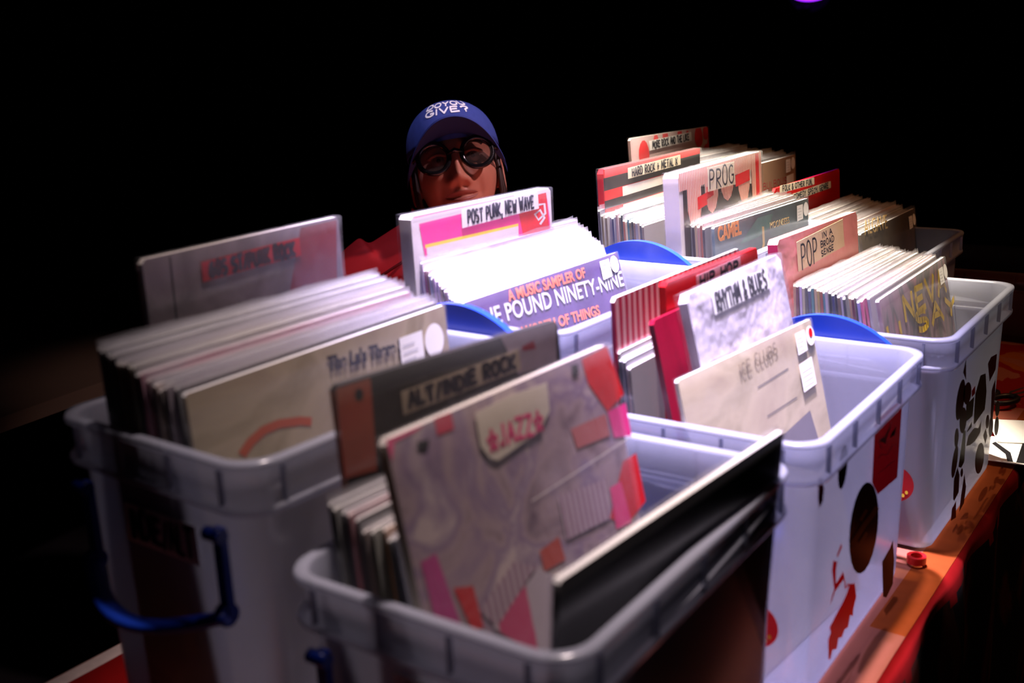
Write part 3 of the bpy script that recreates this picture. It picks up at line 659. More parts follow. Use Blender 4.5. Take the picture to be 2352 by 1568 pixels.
o, M, w_, h_ = board('record', 'record', 'dark teal record with orange title, front of the prog crate', 'E', (1640, 522), (1855, 455), 1.06 * S_, .004, 4, M_TEALGREY, M_TEALGREY, M_EDGE,
    px_patches([([(1700, 560), (1740, 500), (1775, 490), (1768, 520), (1740, 545)], mat('green_cloud_print', (.10, .20, .15), .5, var=.5)), (ribbon_px([(1752, 520), (1754, 560), (1748, 590)], 5), M_GOLD)]), r=.002)
px_font(o, M, 'CAMEL', (1648, 554), (1702, 536), .019, mat('rust_orange_ink', (.70, .26, .06), .5), bold=.0012)
px_font(o, M, 'MOONSEES', (1768, 526), (1812, 512), .010, M_GOLD)
poly_sleeve(o, w_, h_, .004, .008, m=M_POLYF, seed=2, e=.0012); stickers(o, w_, h_, w_ - .046, .030, z=.0016, k=.66)
E_FRONT = (o, M, w_, h_)

# crate G: spotted divider and the tan record
def spots(M, w_, h_):
    rnd = random.Random(4); L_ = []
    for (x, y, r) in [(.045, .035, .021), (.09, .012, .010), (.125, .008, .012), (.18, .006, .010), (.21, .014, .009), (.255, .020, .018), (.285, .012, .014), (.06, .095, .02), (.095, .085, .017), (.135, .080, .018), (.175, .068, .014), (.285, .055, .016), (.30, .035, .012), (.23, .058, .014), (.03, .09, .008), (.02, .06, .005), (.07, .06, .006)]:
        L_.append(([(min(w_, max(0, x + r * .85 * math.cos(a) * (1 + .12 * rnd.random()))), min(h_ - .001, h_ - y + (r * 1.35 if math.sin(a) > 0 else r) * math.sin(a))) for a in [2 * math.pi * i / 14 for i in range(14)]], M_SPOT))
    return L_
M_SPOT = mat('red_paint_spot', (.66, .012, .016), .35)
o, M, w_, h_ = board('genre_divider', 'divider', 'pale divider with red spots lettered MORE ROCK AND THE LIKE', 'G', (1447, 318), (1625, 290), 1.0 * S_, .005, 4, mat('pale_pink_card', (.58, .42, .40), .45, .4, var=.25, scale=18), M_WHITEBOARD, M_WHITEBOARD, spots, group=DG, wrap=crinkle('clear_film', .95, .12, 10))
px_label(o, M, 'MORE ROCK AND THE LIKE', (1491, 346), (1588, 324), 23, sw=.0026, paper=M_WHITE)

# crate H: plain red divider
o, M, w_, h_ = board('genre_divider', 'divider', 'plain red divider with two small handwritten strips, right of the prog crate', 'H', (1752, 441), (1928, 387), .95 * S_, .005, 3, mat('deep_red_card', (.46, .006, .006), .4, .4), M_RED, M_RED, None, group=DG, wrap=None, PQ=(at_y(1928, 387, .420) - Vector((.325, 0, 0)), at_y(1928, 387, .420)))
px_label(o, M, 'FOLK & OTHER FUN,', (1790, 444), (1869, 424), 18, sw=.0024, paper=M_CREAM)
px_label(o, M, 'COMEDY SPECH, GENRE', (1815, 464), (1907, 432), 18, sw=.0024, paper=M_CREAM)

# crate F: rose divider and painted front record
o, M, w_, h_ = board('genre_divider', 'divider', 'rose wrapped divider lettered POP IN A BROAD SENSE', 'F', (1785, 552), (1968, 485), .95 * S_, .014, 5, M_ROSE, mat('dark_rose_edge', (.35, .01, .05), .4), M_ROSE, None, r=.006, group=DG)
px_label(o, M, None, (1832, 624), (1938, 566), 70, sw=.004, paper=mat('manila_card', (.62, .44, .28), .6, .3, var=.08), lines=[('POP', .07, .04, .33, .86, .0030), ('IN A', .52, .68, .22, .19, .0018), ('BROAD', .48, .39, .29, .20, .0018), ('SENSE', .48, .10, .27, .19, .0018)])
o, M, w_, h_ = board('record', 'record', 'painted mauve record with yellow lettering, front of the pop crate', 'F', (2018, 690), (2168, 590), 1.07 * S_, .004, 12, M_GRAFF, M_GRAFF, M_EDGE, None, r=.002)
M_GYEL = mat('mustard_paint', (.62, .42, .04), .5, .3, var=.25, scale=60)
def px_strokes(o, M, text, p0, p1, hpx, sw, m, z=.0008, name='printed_title', jit=.06):
    a = Vector(local_px(M, *p0)); b = Vector(local_px(M, *p1)); d = b - a; ht = (Vector(local_px(M, p0[0], p0[1] - hpx)) - a).length
    q = MB(); stroke_text(q, text, 0, 0, d.length, ht, sw, m, .0003, jit)
    return q.build(name, o, Matrix.Translation((a.x, a.y, z)) @ Matrix.Rotation(math.atan2(d.y, d.x), 4, 'Z'))
px_strokes(o, M, 'NEVA', (2078, 735), (2172, 668), 52, .0085, M_GYEL)
px_strokes(o, M, 'U SAY', (2042, 795), (2196, 715), 44, .0085, M_GYEL)
wrap_sheet(o, w_, h_, .004, MATS['clear_sleeve_film'], seed=8, off=.0016, name='plastic_sleeve'); stickers(o, w_, h_, w_ - .046, .034, z=.0022, k=.66)
F_FRONT = (o, M, w_, h_)

# crate D: striped, hip hop, magenta, rhythm & blues boards and the last record
o, M, w_, h_ = board('genre_divider', 'divider', 'pink and white streaked board, rearmost in the crate with the red square sticker', 'D', (1398, 690), (1690, 573), 1.03 * S_, .004, 2, M_STRIPE_PINK, M_STRIPE_PINK, M_WHITEBOARD, None, group=DG, dx=.010)
o, M, w_, h_ = board('genre_divider', 'divider', 'glossy red divider lettered HIP HOP behind the rhythm and blues divider', 'D', (1528, 650), (1740, 568), .76 * S_, .008, 3, M_RED, M_RED, M_RED, None, r=.004, group=DG)
px_label(o, M, 'HIP HOP', (1598, 668), (1700, 622), 36, sw=.0036, paper=mat('pinkish_label', (.62, .26, .28), .6))
o, M, w_, h_ = board('wrapped_board', 'divider', 'crumpled magenta board peeking out left of the rhythm and blues divider', 'D', (1500, 737), (1690, 655), .82 * S_, .006, 12, M_MAGENTA, M_MAGENTA, M_MAGENTA, None, r=.004, PQ=(at_y(1500, 737, .213), at_y(1500, 737, .213) + Vector((.20, 0, 0))))
o, M, w_, h_ = board('genre_divider', 'divider', 'lilac grey cloth divider lettered RHYTHM & BLUES', 'D', (1575, 678), (1790, 582), .83 * S_, .010, 13, M_GREYBAG, M_GREYBAG, M_GREYBAG, None, r=.008, group=DG)
px_label(o, M, 'RHYTHM & BLUES', (1640, 724), (1767, 663), 52, sw=.0040, paper=M_WHITE, margin=(.05, .10))
wrap_sheet(o, w_, h_, .012, crinkle('clear_crinkled_wrap'), amp=.0016, seed=14)
o, M, w_, h_ = board('record', 'record', 'cream record with red dot sticker, foremost in the crate with the red square sticker', 'D', (1542, 882), (1852, 738), .965 * S_, .004, 13, M_SAND, M_CREAM, M_EDGE,
    px_patches([([(1795, 1002), (1860, 942), (1895, 1060), (1880, 1080), (1795, 1060)], mat('slate_panel_print', (.17, .15, .17), .5)), (ribbon_px([(1740, 890), (1810, 846)], 2.5), M_INKGREY), (ribbon_px([(1762, 956), (1830, 912)], 2.5), M_INKGREY)]), r=.002, dx=.013)
px_strokes(o, M, 'ICE CLUBS', (1700, 865), (1785, 812), 28, .0018, M_SCRAWL)
wrap_sheet(o, w_, h_, .004, MATS['clear_sleeve_film'], seed=10, off=.0016, name='plastic_sleeve'); stickers(o, w_, h_, w_ - .047, .032, red=True, z=.0022, k=.68)
mbx = MB(); mbx.poly([(w_ - .050, h_ - .074), (w_ - .018, h_ - .072), (w_ - .018, h_ - .040), (w_ - .050, h_ - .042)], 0, M_WHITE)
for i in range(4): mbx.poly([(w_ - .047, h_ - .069 + .0055 * i), (w_ - .022, h_ - .068 + .0055 * i), (w_ - .022, h_ - .0672 + .0055 * i), (w_ - .047, h_ - .0682 + .0055 * i)], .0002, M_GREYINK)
mbx.build('price_sticker', o, Matrix.Translation((0, 0, .0022)))
D_FRONT = (o, M, w_, h_)

# crate B: alt/indie divider, jazz divider, leaning black record
o, M, w_, h_ = board('genre_divider', 'divider', 'black and orange divider lettered ALT/INDIE ROCK behind the jazz divider', 'B', (770, 888), (1280, 735), .82 * S_, .008, 4, M_BLACK, mat('rust_edge', (.45, .12, .04), .45), M_BLACK,
    px_patches([([(772, 892), (850, 868), (866, 1080), (790, 1100)], ramp_mat('rust_print', [(.3, (.40, .11, .03)), (.7, (.36, .03, .05))], 6, .4)), ([(1150, 775), (1276, 738), (1278, 830), (1190, 860)], M_MAUVE), ([(1198, 795), (1225, 782), (1230, 800), (1200, 806)], M_MAROON), (ell_px(824, 906, 10, 15), M_BLACK)]), r=.004, group=DG, wrap=crinkle('clear_film', .95, .12, 10))
px_label(o, M, 'ALT/INDIE ROCK', (925, 953), (1195, 850), 56, sw=.0042, paper=mat('dun_label', (.36, .29, .20), .7), margin=(.05, .2))
def jazz_patches(M, w_, h_):
    px = lambda pts: [local_px(M, *p) for p in pts]
    M_CANP = ramp_mat('pink_bar_print', [(0, (.60, .06, .16)), (.34, (.60, .06, .16)), (.42, (.52, .44, .46)), (1, (.52, .44, .46))], 30, .5, .4, .2, False, (.12, 1.0, 1), 2, 'wave')
    M_MAUBAR = ramp_mat('mauve_bar_print', [(0, (.30, .16, .22)), (.42, (.30, .16, .22)), (.5, (.52, .40, .42)), (1, (.52, .40, .42))], 45, .5, .4, .2, False, (1, .08, 1), 2, 'wave')
    return [(px([(885, 1010), (975, 973), (955, 990), (905, 1015), (900, 1060)]), M_PINK), (px([(996, 960), (1035, 945), (1042, 985), (1004, 1000)]), mat('crimson_print', (.55, .006, .05), .5)),
            (px([(1335, 825), (1393, 795), (1432, 905), (1395, 945), (1350, 880)]), M_RED), (px([(1395, 945), (1436, 925), (1450, 1000), (1410, 1005)]), M_HOTPINK), (px([(1310, 985), (1390, 950), (1400, 1000), (1325, 1030)]), mat('salmon_print', (.52, .14, .13), .5)),
            (px([(1430, 1060), (1460, 1040), (1482, 1150), (1440, 1205), (1400, 1190)]), M_RED), (px([(1400, 1120), (1425, 1105), (1450, 1200), (1415, 1215)]), M_PINK),
            (px([(965, 1290), (1000, 1270), (1060, 1440), (1000, 1430)]), mat('magenta_strip_print', (.50, .04, .22), .5, var=.3)), (px([(1040, 1350), (1085, 1345), (1110, 1440), (1085, 1450)]), M_RED),
            (px([(1238, 1265), (1282, 1232), (1298, 1285), (1250, 1312)]), mat('brick_red_print', (.50, .06, .03), .5)), (px([(1130, 1440), (1235, 1305), (1290, 1330), (1290, 1500), (1240, 1510)]), M_CANP), (px([(1100, 1400), (1180, 1290), (1230, 1300), (1140, 1440)]), M_MAUBAR),
            (px([(1280, 1140), (1390, 1100), (1400, 1190), (1300, 1240)]), M_MAUBAR), (px([(955, 1015), (985, 1008), (980, 1030), (960, 1032)]), M_BLACK), (px([(1310, 840), (1325, 835), (1328, 858), (1314, 862)]), M_BLACK),
            (ribbon_px([(0, 0), (1, 0)], 0) and [local_px(M, *p) for p in ribbon_px([(1220, 1150), (1450, 1000)], 3)], M_WHITEBOARD)]
o, M, w_, h_ = board('genre_divider', 'divider', 'large pink collage divider lettered JAZZ in the nearest crate', 'B', (885, 1010), (1395, 790), .915 * S_, .008, 11, M_JAZZ, M_CREAM, M_WHITEBOARD, jazz_patches, r=.004, group=DG)
px_label(o, M, '*JAZZ*', (1115, 1058), (1256, 1000), 84, sw=.0030, ink=M_PINK, paper=mat('cream_scrap', (.66, .58, .46), .7), margin=(.06, .22), corner=[(-.004, .012), (.004, .001), (.012, -.003), (.066, .006), (.082, .018), (.084, .040), (.040, .040), (-.004, .036)])
wrap_sheet(o, w_, h_, .008, crinkle('clear_crinkled_wrap'), amp=.0014, seed=21)
o, M, w_, h_ = board('record', 'record', 'thick black record leaning forward against the nearest crate front', 'B', (1285, 1335), (1800, 990), 1.05 * S_, .005, -4, M_DARKCOVER, mat('black_spine', (.015, .013, .014), .5), M_EDGE, None, r=.002, h=.30)
o.color = (.75, .72, .70, 1)
poly_sleeve(o, w_, h_, .005, .004, m=M_POLYF, seed=23, e=.0012)

bpy.context.view_layer.update()
# ------------------------------------------------------------------ stacks of records
PAL = {'brown': (.15, .085, .05), 'tan': (.36, .24, .15), 'cream': (.52, .43, .32), 'grey': (.20, .19, .19), 'charcoal': (.035, .033, .036), 'black': (.012, .011, .012), 'teal': (.03, .13, .15), 'navy': (.02, .03, .10),
       'rust': (.26, .075, .04), 'olive': (.13, .115, .05), 'maroon': (.13, .014, .025), 'lilac': (.33, .27, .42), 'white': (.62, .58, .54), 'pink': (.55, .14, .20), 'green': (.06, .16, .10), 'blue': (.06, .12, .34), 'mustard': (.36, .24, .05)}
ORD = 'front,second,third,fourth,fifth,sixth,seventh,eighth,ninth,tenth,eleventh,twelfth,thirteenth,fourteenth,fifteenth,sixteenth,seventeenth,eighteenth,nineteenth,twentieth,twenty-first,twenty-second,twenty-third,twenty-fourth,twenty-fifth,twenty-sixth,twenty-seventh,twenty-eighth,twenty-ninth,thirtieth'.split(',')
_proto = {}
def stack(key, n, Pf, Pb, wd, yawf, yawb, leanf, leanb, pal, where, group, tops=None, t=.0030, seed=0, zj=.004, ease=1.0, edge=None):
    """n records from just behind the front board (Pf: its top left corner) to the back (Pb)"""
    rnd = random.Random(seed); names = []
    for i in range(n):
        f = ((i + .5) / n) ** ease
        P = Pf.lerp(Pb, f); yaw = yawf + (yawb - yawf) * f + rnd.uniform(-.35, .35); ln = leanf + (leanb - leanf) * f
        P = P + Vector((rnd.uniform(-.003, .003), 0, rnd.uniform(-zj, zj)))
        cname = pal[i % len(pal)] if isinstance(pal, list) else pal
        ww = wd + rnd.uniform(-.001, .001)
        ex = Vector((math.cos(R_(yaw)), math.sin(R_(yaw)), 0)); Q = P + ex * ww
        inv = CR[key].matrix_world.inverted(); a, b = inv @ P, inv @ Q
        lo, hi = min(a.x, b.x), max(a.x, b.x)
        sx = max(0, .0145 - lo) - max(0, hi - (LC - .0145)); P.x += sx; Q.x += sx
        M, w2, h2 = slab_frame(P, Q, ln, FLOOR[key] + .001)
        c = PAL[cname]; c = [min(1, max(0, v * rnd.uniform(.8, 1.2))) for v in c]
        o = slab_mesh('record', w2, h2, t, M_SPINE, M_SPINE, edge or M_EDGE, M, .0015)
        o.color = (*c, 1)
        tag(o, f'{cname} spined record, {ORD[i + 1] if i + 1 < len(ORD) else str(i + 2) + "th"} from the front {where}', 'record', group)
        poly_sleeve(o, w2, h2, t, rnd.uniform(.003, .007), seed=seed * 100 + i, e=.0004)
def front_tops(fr, dy=.006):
    o, M, w_, h_ = fr
    return M @ Vector((0, h_, -.004)) + Vector((0, dy, 0))
# A
P = front_tops(A_FRONT, .005); Pb, Qb = edge((190, 800), (845, 627), 1.08 * S_)
stack('A', 21, P, Pb, 1.07 * S_, 1.5, .3, 4, 1, ['charcoal', 'grey', 'olive', 'brown', 'cream', 'charcoal', 'maroon', 'pink', 'charcoal', 'olive', 'cream', 'brown', 'rust', 'olive', 'tan', 'charcoal', 'brown', 'grey', 'charcoal'], 'in the near left crate with the dangling handle', 'records in the crate with the indie sticker', seed=1)
# C
P = front_tops(C_FRONT, .006); Pb, Qb = edge((960, 590), (1345, 500), 1.085 * S_)
stack('C', 20, P, Pb, 1.07 * S_, -.5, -1.5, 14, 2, ['cream', 'white', 'blue', 'tan', 'white', 'cream', 'charcoal', 'tan', 'white', 'lilac', 'white', 'cream', 'maroon', 'white', 'tan', 'pink', 'white', 'lilac', 'white'], 'in the post punk crate', 'records in the post punk crate', seed=2)
# E front half, E back half
P = front_tops(E_FRONT, .005); Pb = P + Vector((-.030, .058, .004))
stack('E', 13, P, at_y(1535, 511, .396), 1.06 * S_, -1.5, 1, 4, 3, ['charcoal', 'rust', 'tan', 'tan', 'charcoal', 'grey', 'black', 'brown', 'charcoal', 'cream', 'tan', 'green', 'teal'], 'between the prog divider and the teal record', 'records in front of the prog divider', seed=3, edge=M_EDGEGLARE)
Pa = at_y(1522, 506, .440); Pb = at_y(1373, 489, .500)
stack('E', 18, Pa, Pb, 1.06 * S_, 1.0, 2, 4, 3, ['brown', 'charcoal', 'tan', 'grey', 'brown', 'black', 'olive', 'teal', 'cream', 'rust', 'charcoal', 'brown', 'tan', 'navy', 'grey', 'brown'], 'between the hard rock and prog dividers', 'records behind the prog divider', seed=4, edge=M_EDGEGLARE)
# F
P = front_tops(F_FRONT, .006); Pb = at_y(1826, 655, .228)
stack('F', 26, P, Pb, 1.05 * S_, 0, -2.5, 11, 3, ['lilac', 'pink', 'pink', 'lilac', 'black', 'maroon', 'tan', 'grey', 'charcoal', 'lilac', 'brown', 'black', 'navy', 'black', 'lilac', 'teal', 'rust', 'mustard', 'tan', 'teal', 'navy', 'charcoal', 'tan', 'lilac', 'maroon', 'tan'], 'in the crate in front of the pop divider', 'records in front of the pop divider', seed=5)
# D small stack
Pa = at_y(1448, 850, .232); Pb = at_y(1420, 812, .248)
stack('D', 6, Pa, Pb, 1.0 * S_, 0, 0, 6, 3, ['brown', 'tan', 'charcoal', 'cream', 'charcoal', 'olive', 'charcoal', 'white', 'lilac'], 'left of the magenta board', 'records left of the rhythm and blues divider', seed=6)
# B stack
Pa = at_y(925, 1240, .198); Pb = at_y(745, 1165, .240)
stack('B', 10, Pa, Pb, 1.05 * S_, 0, -3, 8, 4, ['navy', 'charcoal', 'mustard', 'olive', 'brown', 'black', 'pink', 'charcoal', 'grey', 'black', 'black'], 'in the nearest crate behind the jazz divider', 'records in the nearest crate', seed=7)
# G
Qf = at_y(1826, 355, .495); Qb = at_y(1660, 338, .635); wg = .318
M, w_, h_ = slab_frame(Qf - Vector((wg, 0, 0)), Qf, 3, FLOOR['G'] + .001)
o = slab_mesh('record', w_, h_, .004, M_TAN, M_TAN, M_EDGE, M, .002); tag(o, 'tan record with thin red lettering, front of the farthest crate', 'record')
px_strokes(o, M, 'BULBOUS', (1752, 437), (1806, 421), 16, .0018, M_RED)
poly_sleeve(o, w_, h_, .004, .006, m=M_POLYF, seed=41, e=.0012); stickers(o, w_, h_, w_ - .052, .030, z=.0016, k=.70)
mbx = MB(); mbx.poly([(w_ - .050, h_ - .062), (w_ - .014, h_ - .060), (w_ - .014, h_ - .034), (w_ - .050, h_ - .036)], 0, M_PAPER); mbx.build('price_sticker', o, Matrix.Translation((0, 0, .0018)))
stack('G', 18, Qf + Vector((-wg, .008, 0)), Qb - Vector((wg, 0, 0)), wg, 0, 0, 3, 2, ['white', 'grey', 'lilac', 'white', 'tan', 'white', 'charcoal', 'blue', 'grey'], 'in the farthest crate', 'records in the farthest crate', seed=8)
# H
Qf = at_y(2100, 478, .285); Qb = at_y(1940, 457, .395)
M, w_, h_ = slab_frame(Qf - Vector((wg, 0, 0)), Qf, 9, FLOOR['H'] + .001)
o = slab_mesh('record', w_, h_, .004, M_BROWNCOVER, M_BROWNCOVER, M_EDGE, M, .002); tag(o, 'dark brown record with gold lettering, foremost behind the pop divider', 'record')
px_font(o, M, 'ALGAVE', (1985, 540), (2038, 524), .026, M_GOLD)
poly_sleeve(o, w_, h_, .004, .006, m=M_POLYF, seed=51, e=.0012); stickers(o, w_, h_, w_ - .048, .034, z=.0016, k=.66)
stack('H', 24, Qf + Vector((-wg, .008, 0)), Qb - Vector((wg, 0, 0)), wg, 0, 0, 8, 4, ['brown', 'tan', 'grey', 'brown', 'olive', 'cream', 'charcoal', 'tan', 'brown', 'mustard', 'grey', 'brown'], 'in the crate behind the pop divider', 'records in the dim crate behind the pop divider', seed=9)

# ------------------------------------------------------------------ the seated person
M_SKIN = mat('skin', (.44, .17, .105), .5, .3, var=.08, scale=60)
M_LIP = mat('lip', (.30, .095, .07), .5, .3)
M_HAIR = mat('dark_brown_hair', (.035, .018, .012), .5, .4)
M_CAP = mat('navy_cap_cotton', (.035, .055, .22), .8, .2, var=.15, scale=120)
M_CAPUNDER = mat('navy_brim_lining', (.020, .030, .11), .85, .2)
M_JACKET = mat('red_jacket_cloth', (.30, .006, .008), .75, .2, var=.2, scale=30)
M_SEAM = mat('dark_red_seam', (.08, .003, .004), .8, .1)
M_TROUSER = mat('dark_trousers', (.02, .02, .028), .8, .2)
M_ACETATE = mat('black_acetate', (.006, .006, .007), .2, .5)
M_EYEW = mat('eye_white', (.22, .18, .16), .3, .4); M_EYED = mat('eye_iris', (.03, .018, .012), .2, .5)
HEADC = at_t(1050, 402, 1.98)
BODY = (HEADC.x + .02, HEADC.y + .03)
body_dir = Vector((-.62, -.78, 0)).normalized()
proot = empty('person', matrix=Matrix.Translation((BODY[0], BODY[1], 0)))
proot.rotation_euler = (0, 0, math.atan2(-body_dir.x, body_dir.y))
tag(proot, 'seated person in a navy cap, round black glasses and red jacket, smiling', 'person')
bpy.context.view_layer.update()
PB = proot.matrix_world.copy(); PBi = PB.inverted()
# head frame: X the person's right, Y forward, Z up
hd = (CAM - HEADC); hd.z = 0; hd.normalize()
fwd = (hd * math.cos(R_(20)) + Vector((0, 0, 1)) * math.sin(R_(20))).normalized()
rgt = fwd.cross(Vector((0, 0, 1))).normalized(); upv = rgt.cross(fwd).normalized()
rl = R_(7); rgt, upv = (rgt * math.cos(rl) - upv * math.sin(rl)), (upv * math.cos(rl) + rgt * math.sin(rl))
HM = PBi @ Matrix(((rgt.x, fwd.x, upv.x, HEADC.x), (rgt.y, fwd.y, upv.y, HEADC.y), (rgt.z, fwd.z, upv.z, HEADC.z), (0, 0, 0, 1)))
def g2(x, z, cx, cz_, sx, sz): return math.exp(-((x - cx) / sx) ** 2 - ((z - cz_) / sz) ** 2)
def head_pt(dx, dy, dz):
    sg = lambda v, p: math.copysign(abs(v) ** p, v)
    x = .074 * dx; y = (.090 * sg(dy, .80) if dy > 0 else .098 * dy); z = (.118 if dz > 0 else .120) * dz
    if z < 0:
        k = (-z / .120); x *= 1 - .34 * k ** 1.8
        y = y * (1 - .06 * k) if y > 0 else y * (1 - .45 * k)
        if y > 0 and k > .5: y += .010 * (k - .5)
    if dy > 0:
        a = abs(x)
        f = .010 * g2(x, z, 0, .012, .010, .022) + .022 * g2(x, z, 0, -.030, .0150, .016) + .012 * g2(x, z, 0, -.012, .010, .022)
        f += .012 * g2(a, z, .0160, -.035, .0080, .0080)
        f -= .012 * g2(a, z, .0085, -.0440, .0042, .0038)
        f -= .010 * g2(a, z, .031, .012, .016, .013)
        f += .006 * g2(a, z, .030, .036, .024, .008) + .004 * g2(x, z, 0, .055, .05, .02)
        f += .008 * g2(a, z, .042, -.022, .018, .020)
        zm = -.059 + 4.2 * x * x
        f += .0065 * g2(x, z, 0, zm + .0065, .022, .0055) + .0075 * g2(x, z, 0, zm - .0075, .020, .006)
        f -= .0045 * math.exp(-((z - zm) / .0022) ** 2 - (x / .034) ** 4)
        f -= .0045 * g2(a, z, .036, -.050, .006, .018)
        f += .010 * g2(x, z, 0, -.104, .018, .013) - .004 * g2(x, z, 0, -.088, .02, .006)
        y += f * min(1, dy * 2.5)
    return Vector((x, y, z))
hb = MB(); nu, nv = 150, 120
rings = []
for j in range(1, nv):
    th = math.pi * j / nv
    rings.append([HM @ head_pt(math.sin(th) * math.sin(2 * math.pi * i / nu), math.sin(th) * math.cos(2 * math.pi * i / nu), -math.cos(th)) for i in range(nu)])
hb.loft(rings, M_SKIN)
bm_ = hb.bm; HMi = HM.inverted(); li = hb.mi(M_LIP)
for f in bm_.faces:
    p = HMi @ f.calc_center_median()
    zm = -.059 + 4.2 * p.x * p.x
    if p.y > .05 and abs(p.x) < .024 * (1 - .0) and -.0135 * (1 - (p.x / .026) ** 2) < p.z - zm < .0115 * (1 - (p.x / .026) ** 2): f.material_index = li
# ears
for sx in (-1, 1):
    ring = []
    for k in range(25):
        t = 2 * math.pi * k / 24
        ring.append(HM @ Vector((sx * (.080 + .006 * math.cos(t * .5) ** 2), -.012 - .016 * math.cos(t), -.012 + .030 * math.sin(t) + .004 * math.cos(t))))
    hb.tube(ring, .0048, M_SKIN, 8, cap=False)
    hb.ell(HM @ Vector((sx * .076, -.010, -.014)), (.007, .012, .022), M_SKIN, 12, 8)
    hb.ell(HM @ Vector((sx * .079, -.006, -.036)), (.006, .007, .009), M_SKIN, 10, 6)
# neck and the rest of the body (under the clothes), one surface by the remesh below
nk0 = HM @ Vector((0, -.025, -.060))
hb.tube([nk0, Vector((0, .0, 1.02)), Vector((0, -.005, .95))], [.056, .058, .070], M_SKIN, 24)
hb.loft([[Vector((a * math.cos(2 * math.pi * i / 28), b * math.sin(2 * math.pi * i / 28) + y0_, z)) for i in range(28)] for z, a, b, y0_ in
         [(.50, .155, .105, 0), (.62, .145, .10, 0), (.78, .160, .105, .0), (.945, .175, .10, -.005), (1.0, .165, .08, -.008), (1.03, .10, .06, -.008), (1.055, .05, .045, -.005)]], M_SKIN)
def limb(s): return dict(sh=Vector((s * .178, -.008, .985)), el=Vector((s * .235, .02, .69)), wr=Vector((s * .150, .255, .645)))
for s in (-1, 1):
    a = limb(s)
    hb.tube([a['sh'], a['sh'].lerp(a['el'], .5), a['el'], a['el'].lerp(a['wr'], .4), a['wr']], [.050, .044, .038, .036, .026], M_SKIN, 16)
    hd_ = Vector((-s * .25, 1, -.22)).normalized(); sd = Vector((s * 1, .25, 0)).normalized()
    pc = a['wr'] + hd_ * .045
    hb.tube([a['wr'], a['wr'] + hd_ * .03, a['wr'] + hd_ * .085], [(.024, .017), (.036, .015), (.040, .013)], M_SKIN, 14, upv=(0, 0, 1))
    for q, (off, ln) in enumerate([(-.030, .072), (-.010, .082), (.011, .076), (.031, .060)]):
        b0 = a['wr'] + hd_ * .078 + sd * off
        hb.tube([b0, b0 + hd_ * ln * .45 + Vector((0, 0, .004)), b0 + hd_ * ln * .75 + Vector((0, 0, -.008)), b0 + hd_ * ln + Vector((0, 0, -.024))], [.0095, .009, .0082, .007], M_SKIN, 10)
    t0 = a['wr'] + hd_ * .03 - sd * .030
    hb.tube([t0, t0 + hd_ * .025 - sd * .022, t0 + hd_ * .055 - sd * .030], [.012, .0105, .0085], M_SKIN, 10)
    hip, kn, an = Vector((s * .09, .0, .535)), Vector((s * .12, .42, .525)), Vector((s * .12, .36, .10))
    hb.tube([hip, hip.lerp(kn, .5), kn, kn.lerp(an, .35), an], [.080, .072, .055, .052, .038], M_SKIN, 18)
    hb.tube([an + Vector((0, -.04, -.05)), an + Vector((0, .05, -.06)), an + Vector((0, .17, -.075))], [(.036, .04), (.042, .034), (.036, .018)], M_SKIN, 14, upv=(0, 0, 1))
body = hb.build('body', proot, recalc=False)
rm = body.modifiers.new('skin_union', 'REMESH'); rm.mode = 'VOXEL'; rm.voxel_size = .0026; rm.use_smooth_shade = True
sm_ = body.modifiers.new('soften', 'SMOOTH'); sm_.factor = .5; sm_.iterations = 3
# the lip colour has to survive the remesh: a thin separate lip skin over the same shape
body.data.materials.clear(); body.data.materials.append(M_SKIN)
mbx = MB(); k = mbx.mi(M_LIP)
G = [[None] * 33 for _ in range(15)]
for j in range(15):
    for i in range(33):
        u = -1 + 2 * i / 32; x = .031 * u; zm = -.059 + 4.2 * x * x; hw = (1 - u * u) ** .7
        z = zm + (-.0090 + .0165 * j / 14) * hw
        # nearest head direction by a few fixed-point steps
        dx, dz = x / .06, z / .12
        for _ in range(12):
            dy = math.sqrt(max(.05, 1 - dx * dx - dz * dz)); p = head_pt(dx, dy, dz); dx += (x - p.x) / .08; dz += (z - p.z) / .13
        p = head_pt(dx, math.sqrt(max(.05, 1 - dx * dx - dz * dz)), dz)
        G[j][i] = mbx.bm.verts.new(p + Vector((0, .0009, 0)))
for j in range(14):
    for i in range(32): f = mbx.bm.faces.new((G[j][i], G[j][i + 1], G[j + 1][i + 1], G[j + 1][i])); f.material_index = k; f.smooth = True
mbx.build('lips', proot, HM)
for sx in (-1, 1):
    e = MB(); e.ell((0, 0, 0), (.0125, .0125, .0125), M_EYEW, 20, 12); e.ell((0, .0075, 0), (.006, .006, .006), M_EYED, 14, 8)
    e.build('eye', proot, HM @ Matrix.Translation((sx * .031, .0735, .010)))
    e = MB(); e.tube([(sx * .031 + .017 * math.cos(t), .0865 - .006 * abs(math.cos(t)), .014 + .007 * math.sin(t)) for t in [math.pi * q / 12 for q in range(13)]], .0035, M_SKIN, 8)
    e.tube([(sx * .031 + .020 * math.cos(t), .095 - .012 * abs(math.cos(t)) ** 2, .028 + .006 * math.sin(t)) for t in [math.pi * (q + 1) / 14 for q in range(13)]], .003, M_HAIR, 8)
    e.build('eyebrow', proot, HM)
